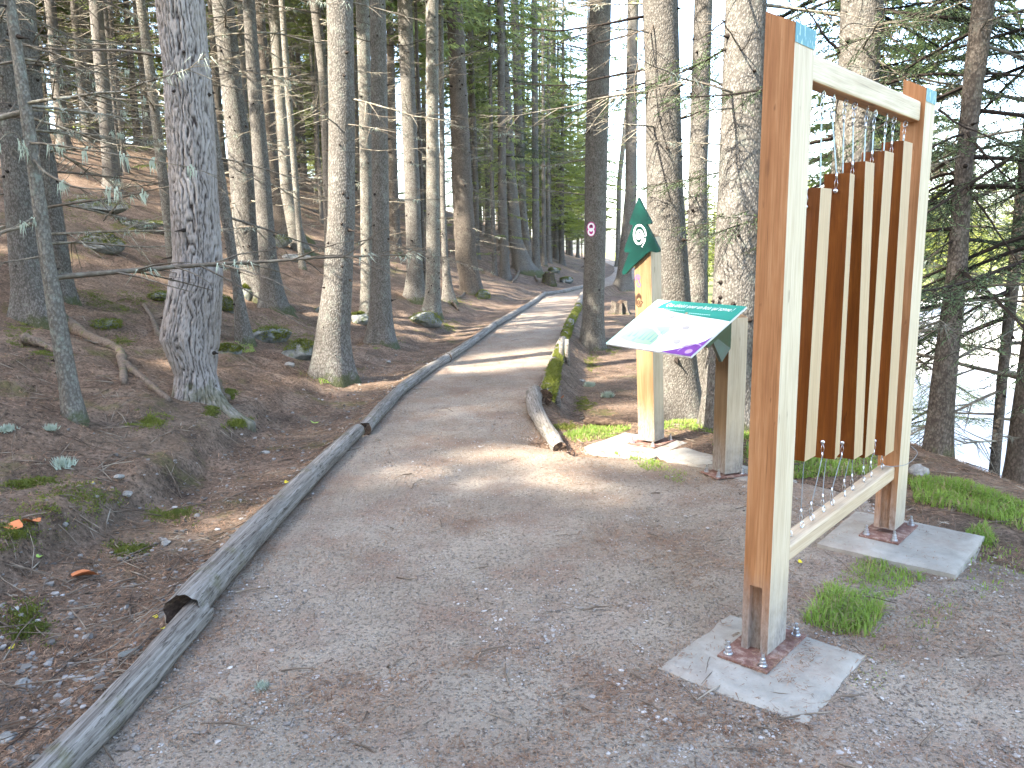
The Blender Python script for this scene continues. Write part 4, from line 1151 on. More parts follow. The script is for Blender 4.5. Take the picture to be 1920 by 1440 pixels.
def stump(px, py, wpx, hpx, label, mossy, seed):
    B = hit(px, py); s = cam_depth(B) / F_PX
    r = wpx / 2 * s; h = hpx * s
    th = np.arange(20) / 20 * 2 * np.pi
    zz = np.linspace(-0.1, h, 8)
    nz = 1 + 0.15 * np.random.default_rng(seed).normal(size=20)
    V = [[(r * (1 + .5 * math.exp(-max(z, 0) / (h * .3))) * nz[i] * math.cos(t), r * nz[i] * (1 + .5 * math.exp(-max(z, 0) / (h * .3))) * math.sin(t), z + (0.15 * h * math.sin(3 * t + seed) if k == 7 else 0)) for i, t in enumerate(th)] for k, z in enumerate(zz)]
    V = np.array(V).reshape(-1, 3)
    mb = MB(); mb.add(V, grid_faces(8, 20, True), 0)
    mb.add(np.vstack([V[-20:], [[0, 0, h * .85]]]), [(i, (i + 1) % 20, 20) for i in range(20)], 1)
    o = empty("tree_stump", B, label, "stump")
    put("stump_wood", mb.mesh("stump_wood", [M['brown'], M['rot']], False), o)
    if mossy:
        r_ = np.random.default_rng(seed); P = V[r_.integers(60, len(V), 500)]
        N = P * np.array([1, 1, .3]); N = N / np.linalg.norm(N, axis=1)[:, None]
        put("moss", tuft_mesh("moss", tufts(P, N, 2, 0.035, 0.01, r_, 0.03), M['moss']), o, kind="stuff")
    return o
stump(1029, 533, 16, 20, "short cut stump on the bank foot where the path bends", True, 3)
stump(1163, 588, 30, 22, "dark rotten stump behind the sign post, pale broken end showing", False, 4)

# ------------------------------------------------------------------ edging logs
def log(P0, P1, r0, r1, name, label, seed, mat='log', bend=0.03, rot_at=None, moss=0.0, dark_end=False, sag=0.0):
    P0 = np.array(P0, float); P1 = np.array(P1, float)
    L = np.linalg.norm(P1 - P0); a = math.atan2(P1[1] - P0[1], P1[0] - P0[0])
    pit = math.asin((P1[2] - P0[2]) / L)
    r = np.random.default_rng(seed)
    n_ = max(14, int(L / 0.05)); t = np.linspace(0, 1, n_); sides = 26
    cy = bend * np.sin(t * math.pi) + 0.012 * fbm(t * 6, 0 * t + seed, 3, seed); cz = sag * np.sin(t * math.pi) + 0.010 * fbm(t * 5 + 9, 0 * t + seed, 3, seed)
    th = np.arange(sides) / sides * 2 * np.pi
    rad = (r0 + (r1 - r0) * t)[:, None] * (1 + 0.09 * fbm(t[:, None] * L * 2.5 + np.cos(th)[None], np.sin(th)[None] * 1.5 + seed, 3, seed) + 0.05 * fbm(t[:, None] * L * 1.2, np.cos(th)[None] * 6 + np.sin(th)[None] * 5 + seed * 3, 2, seed + 5))
    crack = np.exp(-((((th[None] - (1.2 + 0.25 * fbm(t[:, None] * L, 0 * t[:, None] + seed, 2, 3)) + np.pi) % (2 * np.pi)) - np.pi) / 0.10) ** 2) * smooth(-0.1, 0.15, fbm(t[:, None] * L * 0.7 + seed, 0 * t[:, None], 2, 11))
    rad = rad * (1 - 0.16 * crack)
    X = np.broadcast_to((t * L)[:, None], rad.shape)
    V = np.stack([X, cy[:, None] + rad * np.cos(th), cz[:, None] + rad * np.sin(th)], -1)
    V[0, :, 0] += 0.03 * r.normal(size=sides) * 0.4; V[-1, :, 0] += 0.03 * r.normal(size=sides) * 0.4
    V = V.reshape(-1, 3)
    mb = MB(); mb.add(V, grid_faces(n_, sides, True), 0)
    c0 = V[:sides].mean(0) + (0.25 if dark_end else 0.015, 0, 0); c1 = V[-sides:].mean(0) - (0.015, 0, 0)
    mb.add(np.vstack([V[:sides], c0]), [(sides, (i + 1) % sides, i) for i in range(sides)], 1)
    mb.add(np.vstack([V[-sides:], c1]), [(sides, i, (i + 1) % sides) for i in range(sides)], 1)
    o = put(name, mb.mesh("log", [M[mat], M['rot']]), None, P0, (0, -pit, a))
    tag(o, label, "log")
    if moss:
        k = r.integers(0, len(V), int(1500 * moss * L))
        P = V[k]; N = np.stack([0 * P[:, 0], P[:, 1], P[:, 2]], 1); N /= np.linalg.norm(N, axis=1)[:, None] + 1e-9
        sel = (N[:, 1] < 0.55) & (N[:, 2] > -0.5) & (fbm(P[:, 0] * 3, P[:, 1] * 6 + seed, 2, seed) > -0.22)
        put("moss", tuft_mesh("moss", tufts(P[sel], N[sel], 3, 0.034, 0.008, r, 0.010), M['moss']), o, kind="stuff")
    return o
def G3(px, py, h):
    B = hit(px, py, h); B[2] = float(max(ground(B[0], B[1]), -0.02)) + h; return B
log(G3(-10, 1560, .05), G3(374, 1150, .045), .062, .064, "edging_log", "nearest weathered grey log edging the path's left side, running out of the picture", 1, bend=-.02)
log(G3(342, 1150, .078), G3(672, 808, .06), .080, .058, "edging_log", "second weathered log, hollow dark end showing over the nearest log", 2, bend=.03, dark_end=True)
log(G3(682, 805, .055), G3(748, 733, .055), .062, .062, "edging_log", "short grey log after the first bend of the left edging", 3, bend=.0)
log(G3(744, 736, .055), G3(842, 669, .055), .066, .062, "edging_log", "grey log of the left edging opposite the start of the mossy log", 4, bend=.02)
log(G3(838, 672, .055), G3(930, 607, .055), .068, .066, "edging_log", "left edging log beside the mossy boulder and sunlit trunk", 5, bend=-.02)
log(G3(926, 610, .055), G3(1022, 550, .055), .070, .068, "edging_log", "long far log of the left edging leading to the bend", 6, bend=-.05)
log(G3(1018, 552, .055), G3(1094, 538, .055), .075, .075, "edging_log", "farthest log of the left edging curving along the bend", 7, bend=-.2)
log(G3(1050, 842, .03), G3(1002, 738, .07), .058, .085, "edging_log", "grey log with a rotten crumbling underside at the start of the right edging", 8, bend=.07, sag=.02)
log(G3(1022, 745, .08), G3(1062, 622, .06), .082, .070, "edging_log", "thickly moss-covered log of the right edging propped by stakes", 9, bend=.02, moss=1.0)
log(G3(1060, 625, .05), G3(1084, 575, .05), .085, .08, "edging_log", "half mossy log of the right edging beside the trunk with the marker", 10, bend=.02, moss=.35)
log(G3(1083, 578, .05), G3(1095, 548, .05), .09, .085, "edging_log", "farthest log of the right edging before the trunk hides it", 11, bend=.02)
B = hit(1096, 800)
log(B + (0, 0, .05), hit(1160, 800) + (0.05, -.02, .03), .05, .03, "rotten_branch", "short dark rotten piece of wood lying by the grass left of the sign post", 12, 'rot', .02)
# stakes holding the mossy log
for px, py, hp, lab in [(1046, 762, 30, "dark stake nearest the rotten log, propping the mossy log"), (1053, 683, 42, "thicker stake in the middle propping the mossy log"), (1064, 684, 48, "pale-topped stake right of the thicker one behind the mossy log")]:
    B = hit(px, py); s = cam_depth(B) / F_PX
    mb = MB(); mb.tube(np.array([[0, 0, -.15], [0, 0, hp * s * .6], [0.004, 0, hp * s]]), [.035, .034, .03], 12)
    tag(put("wooden_stake", mb.mesh("stake", [M['log']]), None, B, (0.03, -.03, 0)), lab, "stake")

# ------------------------------------------------------------------ concrete pads with steel shoes
def slab_mesh(sx, sy, h, seed, ch=0.012):
    n_ = 22
    r = np.random.default_rng(seed)
    u = np.linspace(-1, 1, n_)
    X, Y = np.meshgrid(u * sx / 2, u * sy / 2, indexing='ij')
    nx = 0.010 * fbm(Y / 0.12, X * 0 + seed, 2, seed) * (np.abs(X) > sx * .45); X = X + np.sign(X) * nx
    ny = 0.010 * fbm(X / 0.12, Y * 0 + seed + 5, 2, seed) * (np.abs(Y) > sy * .45); Y = Y + np.sign(Y) * ny
    e = np.minimum(sx / 2 - np.abs(X), sy / 2 - np.abs(Y))
    Zt = h - ch * (1 - smooth(0, 0.03, e)) + 0.004 * fbm(X / .1, Y / .1, 2, seed)
    V = np.stack([X, Y, Zt], -1)
    mb = MB(); mb.add(V.reshape(-1, 3), grid_faces(n_, n_), 0)
    ring = np.concatenate([V[:, 0], V[-1, 1:], V[::-1, -1][1:], V[0, ::-1][1:-1]])
    low = ring.copy(); low[:, 2] = -0.25
    k = len(ring); mb.add(np.vstack([ring, low]), [(i, i + k, (i + 1) % k + k, (i + 1) % k) for i in range(k)], 0)
    return mb.mesh("slab", [M['concrete']], True)
def bolt_mesh():
    mb = MB()
    for (z0, z1, r_, s_) in [(0, 0.006, .018, 16), (0.006, .020, .0135, 6), (0.020, .032, .0115, 6), (0.032, .052, .0065, 10)]:
        mb.tube(np.array([[0, 0, z0], [0, 0, z1]]), r_, s_)
    return mb.mesh("bolt", [M['steel']], False)
BOLT = bolt_mesh()
def pad(name, label, loc, rz, sx, sy, h, seed):
    o = put(name, slab_mesh(sx, sy, h, seed), None, loc, (0, 0, rz)); tag(o, label, "concrete slab"); return o
def shoe(parent, x0, x1, y0, y1, z, bolts):
    mb = MB(); mb.box(x0, x1, y0, y1, z, z + .009)
    p = put("base_plate", mb.mesh("base_plate", [M['rust']], False), parent)
    for bx, by in bolts:
        put("bolt", BOLT, p, (bx, by, z + .009))
    return p

# ------------------------------------------------------------------ the hanging-bar frame
AZ = 0.725
FO = np.array([0.97, 2.843, 0.0]); FRZ = math.pi / 2 - AZ
WA, WB, FL = 0.172, 0.107, 1.589
ZF, ZB = 2.332, 2.387
frame = empty("chime_frame", FO, "tall wooden frame of two square posts and two beams standing on concrete pads", "frame", rz=FRZ)
def post_mesh(x0, x1, y0, y1, z0, zf, zb, ty=None, slot=True, mats=('brown_v', 'pale_v'), sl=(0.28, 0.75, 0.27)):
    """Square timber; local -X/+X faces brown, -Y/+Y faces pale, bounce and sky light included in the tones; slanted top; mortise cut in the -X face."""
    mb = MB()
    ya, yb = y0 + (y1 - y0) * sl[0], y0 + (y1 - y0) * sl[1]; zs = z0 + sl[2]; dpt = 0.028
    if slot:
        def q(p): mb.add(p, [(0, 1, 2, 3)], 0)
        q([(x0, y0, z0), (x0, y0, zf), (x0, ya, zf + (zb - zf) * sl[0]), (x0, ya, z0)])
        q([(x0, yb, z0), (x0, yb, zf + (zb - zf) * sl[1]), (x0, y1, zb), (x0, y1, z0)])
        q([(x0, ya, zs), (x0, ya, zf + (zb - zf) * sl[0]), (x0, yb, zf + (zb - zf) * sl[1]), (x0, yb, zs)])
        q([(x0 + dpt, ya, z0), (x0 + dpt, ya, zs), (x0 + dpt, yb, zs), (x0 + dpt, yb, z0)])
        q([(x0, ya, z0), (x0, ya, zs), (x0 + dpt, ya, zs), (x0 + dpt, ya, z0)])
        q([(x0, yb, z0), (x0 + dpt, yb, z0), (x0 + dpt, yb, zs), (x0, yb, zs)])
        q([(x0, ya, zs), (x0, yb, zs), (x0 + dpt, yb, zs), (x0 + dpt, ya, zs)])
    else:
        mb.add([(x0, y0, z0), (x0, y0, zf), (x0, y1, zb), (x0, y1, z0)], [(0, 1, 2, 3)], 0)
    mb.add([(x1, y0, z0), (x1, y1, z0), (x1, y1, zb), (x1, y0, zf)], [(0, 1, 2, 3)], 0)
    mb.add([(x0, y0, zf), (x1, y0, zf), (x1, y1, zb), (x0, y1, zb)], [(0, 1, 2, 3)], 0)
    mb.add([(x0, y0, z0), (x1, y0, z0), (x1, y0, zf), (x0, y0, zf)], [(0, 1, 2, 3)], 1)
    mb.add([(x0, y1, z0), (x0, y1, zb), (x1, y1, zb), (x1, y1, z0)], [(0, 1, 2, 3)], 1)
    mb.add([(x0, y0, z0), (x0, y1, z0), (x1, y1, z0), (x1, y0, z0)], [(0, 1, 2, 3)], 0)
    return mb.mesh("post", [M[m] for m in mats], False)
def bevel(o, w=0.004, seg=2):
    m = o.modifiers.new("bevel", 'BEVEL'); m.width = w; m.segments = seg; m.limit_method = 'ANGLE'; m.harden_normals = False
    return o
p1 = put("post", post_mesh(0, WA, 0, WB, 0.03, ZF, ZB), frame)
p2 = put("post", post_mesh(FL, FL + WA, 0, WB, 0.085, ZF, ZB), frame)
def cap(p, x0):
    mb = MB(); e = .0025
    sl_ = (ZB - ZF) / WB
    zf = ZF + e
    # painted slip of sheet over the front of the slanted top
    mb.add([(x0 - e, -e, ZF - .062), (x0 + WA + e, -e, ZF - .062), (x0 + WA + e, -e, zf), (x0 - e, -e, zf), (x0 - e, .004, zf + .004 * sl_), (x0 + WA + e, .004, zf + .004 * sl_)],
           [(0, 1, 2, 3), (3, 2, 5, 4)], 0)
    return put("painted_cap", mb.mesh("painted_cap", [M['teal']], False), p)
cap(p1, 0); cap(p2, FL)
for o in (p1, p2): bevel(o, 0.003)
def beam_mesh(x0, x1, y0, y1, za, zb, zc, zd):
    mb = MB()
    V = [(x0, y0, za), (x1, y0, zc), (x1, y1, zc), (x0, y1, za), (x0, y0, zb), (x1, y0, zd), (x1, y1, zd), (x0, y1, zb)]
    mb.add(V, [(0, 1, 5, 4), (2, 3, 7, 6)], 0); mb.add(V, [(0, 3, 2, 1)], 1); mb.add(V, [(4, 5, 6, 7), (1, 2, 6, 5), (3, 0, 4, 7)], 0)  # brown underside: the beam's own shade put into its colour
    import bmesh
    me = mb.mesh("beam", [M['pale_h'], M['brown_h']], False)
    bm = bmesh.new(); bm.from_mesh(me); bmesh.ops.remove_doubles(bm, verts=bm.verts, dist=1e-5); bm.to_mesh(me); bm.free()
    return me
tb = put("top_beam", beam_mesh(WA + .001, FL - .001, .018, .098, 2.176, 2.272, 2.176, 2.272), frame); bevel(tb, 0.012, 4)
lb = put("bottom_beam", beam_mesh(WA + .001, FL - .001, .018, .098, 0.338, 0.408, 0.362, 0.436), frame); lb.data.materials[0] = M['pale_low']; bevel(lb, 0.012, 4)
def ring_mesh():
    th = np.linspace(0, 2 * np.pi, 15)
    mb = MB(); mb.tube(np.stack([np.cos(th) * .013, 0 * th, np.sin(th) * .013], 1), .0034, 6, 0, False)
    mb.tube(np.array([[0, 0, .012], [0, 0, .04]]), .004, 6)
    return mb.mesh("eye_bolt", [M['steel']])
EYE = ring_mesh()
EX_ = [0.303, 0.433, 0.543, 0.676, 0.786, 0.944, 1.05, 1.212, 1.322, 1.498]
YM = 0.058
for k, x in enumerate(EX_):
    put("eye_bolt", EYE, frame, (x, YM, 2.160), (0, 0, 0.5 + 0.6 * math.sin(k * 5)))
    zl = 0.408 + (0.436 - 0.408) * (x - WA) / (FL - WA) + .014
    put("eye_bolt", EYE, frame, (x + 0.006, YM, zl), (math.pi, 0, 0.5 + 0.9 * math.sin(k * 3 + 1)))
# a loose wire loop on the lower beam's far end
mb = MB(); mb.tube(bez([(1.50, YM, .452), (1.53, .03, .445), (1.62, -.03, .45), (1.68, -.06, .50), (1.655, -.035, .54)], 20), .0018, 5)
put("loose_wire", mb.mesh("loose_wire", [M['cable_dark']]), frame)

BARS = [(0.392, 0.115, 0.736, 1.806, 0.0, -0.022, "shortest hanging wooden bar, nearest the front post"), (0.664, 0.115, 0.675, 1.876, 0.17, 0.028, "second shortest hanging bar, slightly twisted on its cables"),
        (0.877, 0.118, 0.618, 1.936, 0.0, 0.088, "middle hanging bar of the five"), (1.130, 0.132, 0.592, 1.998, 0.0, 0.0, "second longest hanging bar, next to the longest"), (1.402, 0.142, 0.536, 2.064, 0.0, 0.045, "longest hanging wooden bar, nearest the far post")]
dX = Vector((math.sin(AZ), math.cos(AZ), 0)); dY = Vector((-math.cos(AZ), math.sin(AZ), 0))
for k, (xc, th_, zb_, zt_, tw, sh_, lab) in enumerate(BARS):
    loc = Vector(FO) + dX * xc + dY * (YM + 0.004)
    bar = empty("hanging_bar", (loc.x, loc.y, zb_), lab + ", brown sides and pale edges", "chime bar", "wooden bars hung in the frame", FRZ + tw)
    L = zt_ - zb_; hw = 0.049
    mb = MB(); h = th_ / 2
    V = [(-h + sh_, -hw, 0), (h + sh_, -hw, 0), (h + sh_, hw, 0), (-h + sh_, hw, 0), (-h, -hw, L), (h, -hw, L), (h, hw, L), (-h, hw, L)]
    mb.add(V, [(3, 0, 4, 7), (1, 2, 6, 5), (0, 3, 2, 1), (4, 5, 6, 7)], 0); mb.add(V, [(0, 1, 5, 4), (2, 3, 7, 6)], 1)
    bo = put("board", mb.mesh("board", [M['bar_face'], M['bar_edge']], False), bar)
    for sgn, xe in ((-1, EX_[2 * k]), (1, EX_[2 * k + 1])):
        dx = (xe - xc)
        dxl = dx * math.cos(tw); dyl = -dx * math.sin(tw)
        # upper screw and cable
        for zs, ze, rr_, mt in ((L - .07, 2.148 - zb_, .0030, 'cable'), (0.075, (0.408 + .028 * (xe - WA) / (FL - WA)) + .02 - zb_, .0019, 'cable_dark')):
            mb = MB(); xs_ = sh_ * (1 - zs / L)
            mb.tube(np.array([[xs_ + sgn * h * .98, 0, zs], [xs_ + sgn * (h + .014), 0, zs]]), .0045, 8)
            mb.tube(np.array([[xs_ + sgn * (h + .014), 0, zs], [xs_ + sgn * (h + .019), 0, zs]]), .009, 10)
            scr = put("screw", mb.mesh("screw", [M['steel']]), bar)
            mb = MB()
            x1 = xs_ + sgn * (h + .012)
            up = 1 if ze > zs else -1
            a = np.array([x1, 0, zs]); b = np.array([dxl, dyl, ze])
            q1 = a + np.array([0, 0, .06 * up]); q2 = b - np.array([0, 0, .05 * up])
            # two strands of the end loops, the ferrules and the cable between
            for off_ in (-.004, .004):
                mb.tube(np.array([a, a * .5 + q1 * .5 + (0, off_ * 1.6, 0), q1]), .0012, 4, 1)
                mb.tube(np.array([b, b * .5 + q2 * .5 + (0, off_ * 1.6, 0), q2]), .0012, 4, 1)
            mid = np.linspace(0, 1, 7)[:, None] * (q2 - q1) + q1
            slack = 0.0 if up > 0 else 0.010 * math.sin(k * 7 + sgn)
            mid[:, 0] += slack * np.sin(np.linspace(0, math.pi, 7)); mid[:, 1] += 0.6 * slack * np.sin(np.linspace(0, math.pi, 7))
            mb.tube(mid, rr_, 6, 0)
            for q in (q1, q2):
                mb.tube(np.array([q - (0, 0, .014), q + (0, 0, .014)]), .0048 if up > 0 else .0036, 7, 1)
            put("cable", mb.mesh("cable", [M[mt], M['steel']]), bar)

# the pads under the frame
nl = put
p = pad("concrete_slab", "pale square concrete slab under the front post of the frame", (0.951, 2.838, -.002), math.atan2(.448, .389), .60, .575, .024, 1)
cx_, sx_ = math.cos(FRZ), math.sin(FRZ)
def frame_pt(x, y, z=0.0):
    v = Vector(FO) + dX * x + dY * y; return (v.x, v.y, z)
def shoe_obj(label, x0, z, rz=FRZ, loc=None, dims=(-.07, .235, -.035, .145)):
    o = empty("steel_shoe", frame_pt(x0, 0, z) if loc is None else loc, label, "base plate", rz=rz)
    a, b, c, d = dims
    shoe(o, a, b, c, d, 0, [(a + .03, c + .03), (a + .03, d - .03), (b - .03, c + .03), (b - .03, d - .03)])
    return o
shoe_obj("rusty steel base plate with bolts under the front post of the frame", 0, .024, dims=(-.115, .26, -.05, .15))
c_ = frame_pt(FL + .09, .03)
pad("concrete_slab", "pale square concrete slab under the far post of the frame, grass at its edge", (2.06, 4.03, -.012), FRZ + .02, .66, .66, .058, 2)
shoe_obj("rusty steel base plate with bolts under the far post of the frame", FL, .047, dims=(-.10, .26, -.05, .15))

# ------------------------------------------------------------------ sign post with the green tree
SPB = np.array([1.132, 6.175, 0.0])
SPM = Matrix.Translation(SPB) @ Matrix.Rotation(-0.036, 4, 'Y') @ Matrix.Rotation(FRZ, 4, 'Z')
SPR = np.array(SPM.to_3x3())
sp_ = empty("sign_post", SPB, "tall wooden post carrying the green tree-shaped sign, its foot on concrete", "post", rz=FRZ)
sp_.matrix_world = SPM
PW = 0.15
po = bevel(put("post", post_mesh(0, PW, 0, PW, 0.05, 1.66, 1.715, slot=False, mats=('tan_v', 'pale_v')), sp_), .005)  # tan and pale faces carry warm bounce and sky light as colour
def plane_pt(px, py, off):
    """Point of the sign post's left face, off metres proud of it, in the post's own axes (y, z)."""
    r_ = ray(px, py); nrm = SPR[:, 0]
    o_ = SPB - nrm * off
    t_ = ((o_ - CAMP) @ nrm) / (r_ @ nrm)
    P_ = CAMP + r_ * t_ - SPB
    return np.array([P_ @ SPR[:, 1], P_ @ SPR[:, 2]])
def prism(mb, yz, x0, x1, mi=0):
    import mathutils.geometry as mg
    yz = np.asarray(yz); k = len(yz)
    tri = mg.tessellate_polygon([[Vector((p[0], p[1], 0)) for p in yz]])
    A_ = np.column_stack([np.full(k, x0), yz]); B_ = np.column_stack([np.full(k, x1), yz])
    mb.add(A_, [t for t in tri], mi); mb.add(B_, [t[::-1] for t in tri], mi)
    mb.add(np.vstack([A_, B_]), [(i, (i + 1) % k, (i + 1) % k + k, i + k) for i in range(k)], mi)
    return mb
zo = lambda p: (1165 + p[0] / 9.29, 365 + p[1] / 9.29)
outl = [(295, 50), (400, 260), (510, 465), (515, 500), (490, 512), (435, 520), (560, 760), (660, 960), (650, 1000), (610, 1010), (510, 985), (440, 1020), (350, 1110), (200, 1245), (70, 1385), (30, 1395), (10, 1355), (60, 1200), (135, 1010), (65, 1005), (48, 970), (70, 880), (130, 720), (205, 530), (150, 520), (138, 480), (190, 330)]
tz = empty("tree_sign", SPB, "dark green board cut like a fir tree with a white spiral, fixed to the post", "sign", rz=FRZ)
tz.matrix_world = SPM
yz = [plane_pt(*zo(p), .030) for p in outl]
mb = prism(MB(), yz, -.030, -.002)
put("board", mb.mesh("sign_board", [M['sign']], False), tz)
def ribbon(mb, pts, w, x, mi=0):
    """Flat strip of varying width following pts (y, z)."""
    pts = np.asarray(pts, float); T_ = np.gradient(pts, axis=0); T_ /= np.linalg.norm(T_, axis=1)[:, None] + 1e-9
    N_ = np.stack([-T_[:, 1], T_[:, 0]], 1); w = np.broadcast_to(w, (len(pts),))[:, None] / 2
    A_ = pts + N_ * w; B_ = pts - N_ * w; k = len(pts)
    V_ = np.vstack([np.column_stack([np.full(k, x), A_]), np.column_stack([np.full(k, x), B_])])
    mb.add(V_, [(i, i + 1, i + 1 + k, i + k) for i in range(k - 1)], mi)
sp0 = [(410, 735), (425, 690), (405, 610), (360, 550), (310, 530), (255, 560), (225, 640), (220, 730), (245, 810), (290, 855), (340, 840), (370, 780), (372, 700), (345, 640), (310, 625), (280, 655), (270, 720), (290, 765), (320, 755), (325, 715), (310, 690), (300, 710)]
C2 = bez([np.append(plane_pt(*zo(p), .0318), 0) for p in sp0], 110)[:, :2]
sc_ = np.linalg.norm(plane_pt(*zo((255, 700)), .03) - plane_pt(*zo((225, 700)), .03))
mb = MB(); ribbon(mb, C2, sc_ * np.interp(np.linspace(0, 1, 110), [0, .2, .6, 1], [.75, .85, 1.0, 1.15]), -.0318)
C3 = bez([np.append(plane_pt(*zo(p), .0318), 0) for p in [(412, 765), (402, 815), (388, 850)]], 12)[:, :2]
ribbon(mb, C3, sc_ * np.linspace(.9, .7, 12), -.0318)
for q in [((385, 862), (372, 880)), ((366, 895), (358, 912))]:
    C3 = bez([np.append(plane_pt(*zo(p), .0318), 0) for p in q], 4)[:, :2]; ribbon(mb, C3, sc_ * .65, -.0318)
put("spiral", mb.mesh("spiral", [M['white']], False), tz)
# emblems on the post: violet spiral figure and burnt hand
ze = lambda p: (1180 + p[0] / 16.0, 500 + p[1] / 16.0)
mb = MB()
e1 = bez([np.append(plane_pt(*ze(p), .0015), 0) for p in [(195, 420), (180, 330), (215, 255), (280, 255), (320, 310), (300, 370), (250, 375), (225, 330), (250, 300), (275, 320), (268, 380), (300, 440), (290, 510)]], 60)[:, :2]
ribbon(mb, e1, sc_ * .55, -.0015)
e2 = bez([np.append(plane_pt(*ze(p), .0015), 0) for p in [(225, 470), (235, 540), (270, 600), (315, 600), (335, 545), (310, 480), (270, 430)]], 40)[:, :2]
ribbon(mb, e2, sc_ * .55, -.0015)
put("violet_emblem", mb.mesh("violet_emblem", [M['violet_paint']], False), po)
mb = MB()
hand = [[(220, 1120), (218, 1000), (222, 890), (240, 880), (245, 960)], [(245, 960), (248, 840), (262, 830), (270, 930)], [(270, 930), (285, 805), (300, 805), (302, 930)], [(302, 930), (315, 850), (330, 850), (330, 960)],
        [(330, 960), (345, 880), (352, 890), (350, 1000), (345, 1060)], [(345, 1060), (370, 1045), (398, 1060), (400, 1080), (370, 1110), (345, 1180), (335, 1215)], [(220, 1120), (240, 1170), (275, 1205), (300, 1200)],
        [(300, 1195), (325, 1120), (300, 1030), (265, 1020), (245, 1070), (260, 1130), (290, 1120), (292, 1080), (275, 1070)]]
for hnd in hand:
    q = bez([np.append(plane_pt(*ze(p), .0015), 0) for p in hnd], 16)[:, :2]; ribbon(mb, q, sc_ * .5, -.0015)
put("hand_emblem", mb.mesh("hand_emblem", [M['burn']], False), po)

# ------------------------------------------------------------------ tilted information panel on its own post
PB, PT = 0.537, 0.545
e_ = np.array([math.sin(PB), -math.cos(PB), 0]); m_ = np.array([-math.cos(PB) * math.cos(PT), -math.sin(PB) * math.cos(PT), -math.sin(PT)])
PK = 0.93
P0 = CAMP + (np.array([1.151, 6.266, 1.173]) - CAMP) * PK; PWD, PDP = 0.917, 0.591
nrm_ = np.cross(m_, e_); nrm_ /= np.linalg.norm(nrm_)
if nrm_[2] < 0: nrm_ = -nrm_
rpost = np.array([1.452, 5.276, 0.0])
RPZ = math.atan2(-e_[1], -e_[0]) - math.pi      # local +X along e_
info = empty("info_panel", (1.53, 5.37, 0), "white information board with green title band tilted on a square wooden post", "information board", rz=0)
IB = np.array(info.location[:])
pr = math.atan2(.12, .16)
# post: brown face looks left, pale face looks to the camera; colours include bounce and sky light
ra = math.atan2(.35, .94)
pax = np.array([math.cos(ra), math.sin(ra), 0]); pay = np.array([-math.sin(ra), math.cos(ra), 0])
def under(x, y):
    q = rpost + pax * x + pay * y
    return float(P0[2] - ((q - P0)[:2] @ nrm_[:2]) / nrm_[2] - .03)
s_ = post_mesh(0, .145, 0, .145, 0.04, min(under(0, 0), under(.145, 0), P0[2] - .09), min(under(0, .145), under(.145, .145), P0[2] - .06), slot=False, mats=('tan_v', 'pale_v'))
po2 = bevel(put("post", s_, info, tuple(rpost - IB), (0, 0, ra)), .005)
def pl(u, v, h=0.0):
    return P0 + (e_ * u + m_ * v) * PK + nrm_ * h - IB
mb = MB()
c8 = [pl(0, 0, -.012), pl(PWD, 0, -.012), pl(PWD, PDP, -.012), pl(0, PDP, -.012), pl(0, 0, 0), pl(PWD, 0, 0), pl(PWD, PDP, 0), pl(0, PDP, 0)]
mb.add(c8, [(0, 3, 2, 1), (4, 5, 6, 7), (0, 1, 5, 4), (1, 2, 6, 5), (2, 3, 7, 6), (3, 0, 4, 7)], 0)
board = put("board", mb.mesh("panel_board", [M['panelwhite']], False), info)
def patch(name, uv, h, mat, extra=()):
    import mathutils.geometry as mg
    mb = MB()
    for poly in [uv, *extra]:
        tri = mg.tessellate_polygon([[Vector((p[0], p[1], 0)) for p in poly]])
        V_ = [pl(p[0], p[1], h) for p in poly]
        N0 = np.cross(V_[tri[0][1]] - V_[tri[0][0]], V_[tri[0][2]] - V_[tri[0][0]])
        mb.add(V_, tri if N0 @ nrm_ > 0 else [t[::-1] for t in tri])
    return put(name, mb.mesh(name, [M[mat]], False), board)
us = np.linspace(0, 1, 24)
band_low = [(0.10 + us_ * (PWD - .10), 0.105 + 0.085 * (us_ ** 1.2) + .012 * math.sin(us_ * 4)) for us_ in us]
patch("side_tint", [(0, 0), (.11, 0), (.10, .10), (.055, .22), (.05, .40), (.04, PDP), (0, PDP)], .0012, 'mint')
patch("title_band", [(PWD, 0)] + [(PWD, .18)] + band_low[::-1] + [(.10, .10), (.115, .045), (.16, .0)], .0022, 'green_band')
ell = lambda cu, cv, a_, b_, rot=0, k=18: [(cu + a_ * math.cos(t) * math.cos(rot) - b_ * math.sin(t) * math.sin(rot), cv + a_ * math.cos(t) * math.sin(rot) + b_ * math.sin(t) * math.cos(rot)) for t in np.linspace(0, 2 * math.pi, k, endpoint=False)]
patch("meadow_drawing", [(.06, .50), (.11, .40), (.16, .36), (.24, .35), (.31, .36), (.37, .39), (.43, .42), (.46, .47), (.46, .54), (.30, .54), (.18, .53)], .0022, 'sage')
patch("water_tint", [(.30, .33), (.44, .30), (.48, .36), (.47, .42), (.40, .38)], .0018, 'mint')
firs = []
for u_, v_, s_f in [(.28, .49, .10), (.33, .50, .12), (.38, .49, .14), (.43, .51, .16), (.20, .47, .07), (.15, .48, .06), (.24, .52, .07)]:
    firs.append([(u_ - .016, v_), (u_ - .006, v_ - s_f * .5), (u_, v_ - s_f), (u_ + .006, v_ - s_f * .5), (u_ + .016, v_)])
patch("fir_drawing", firs[0], .0030, 'slate', firs[1:])
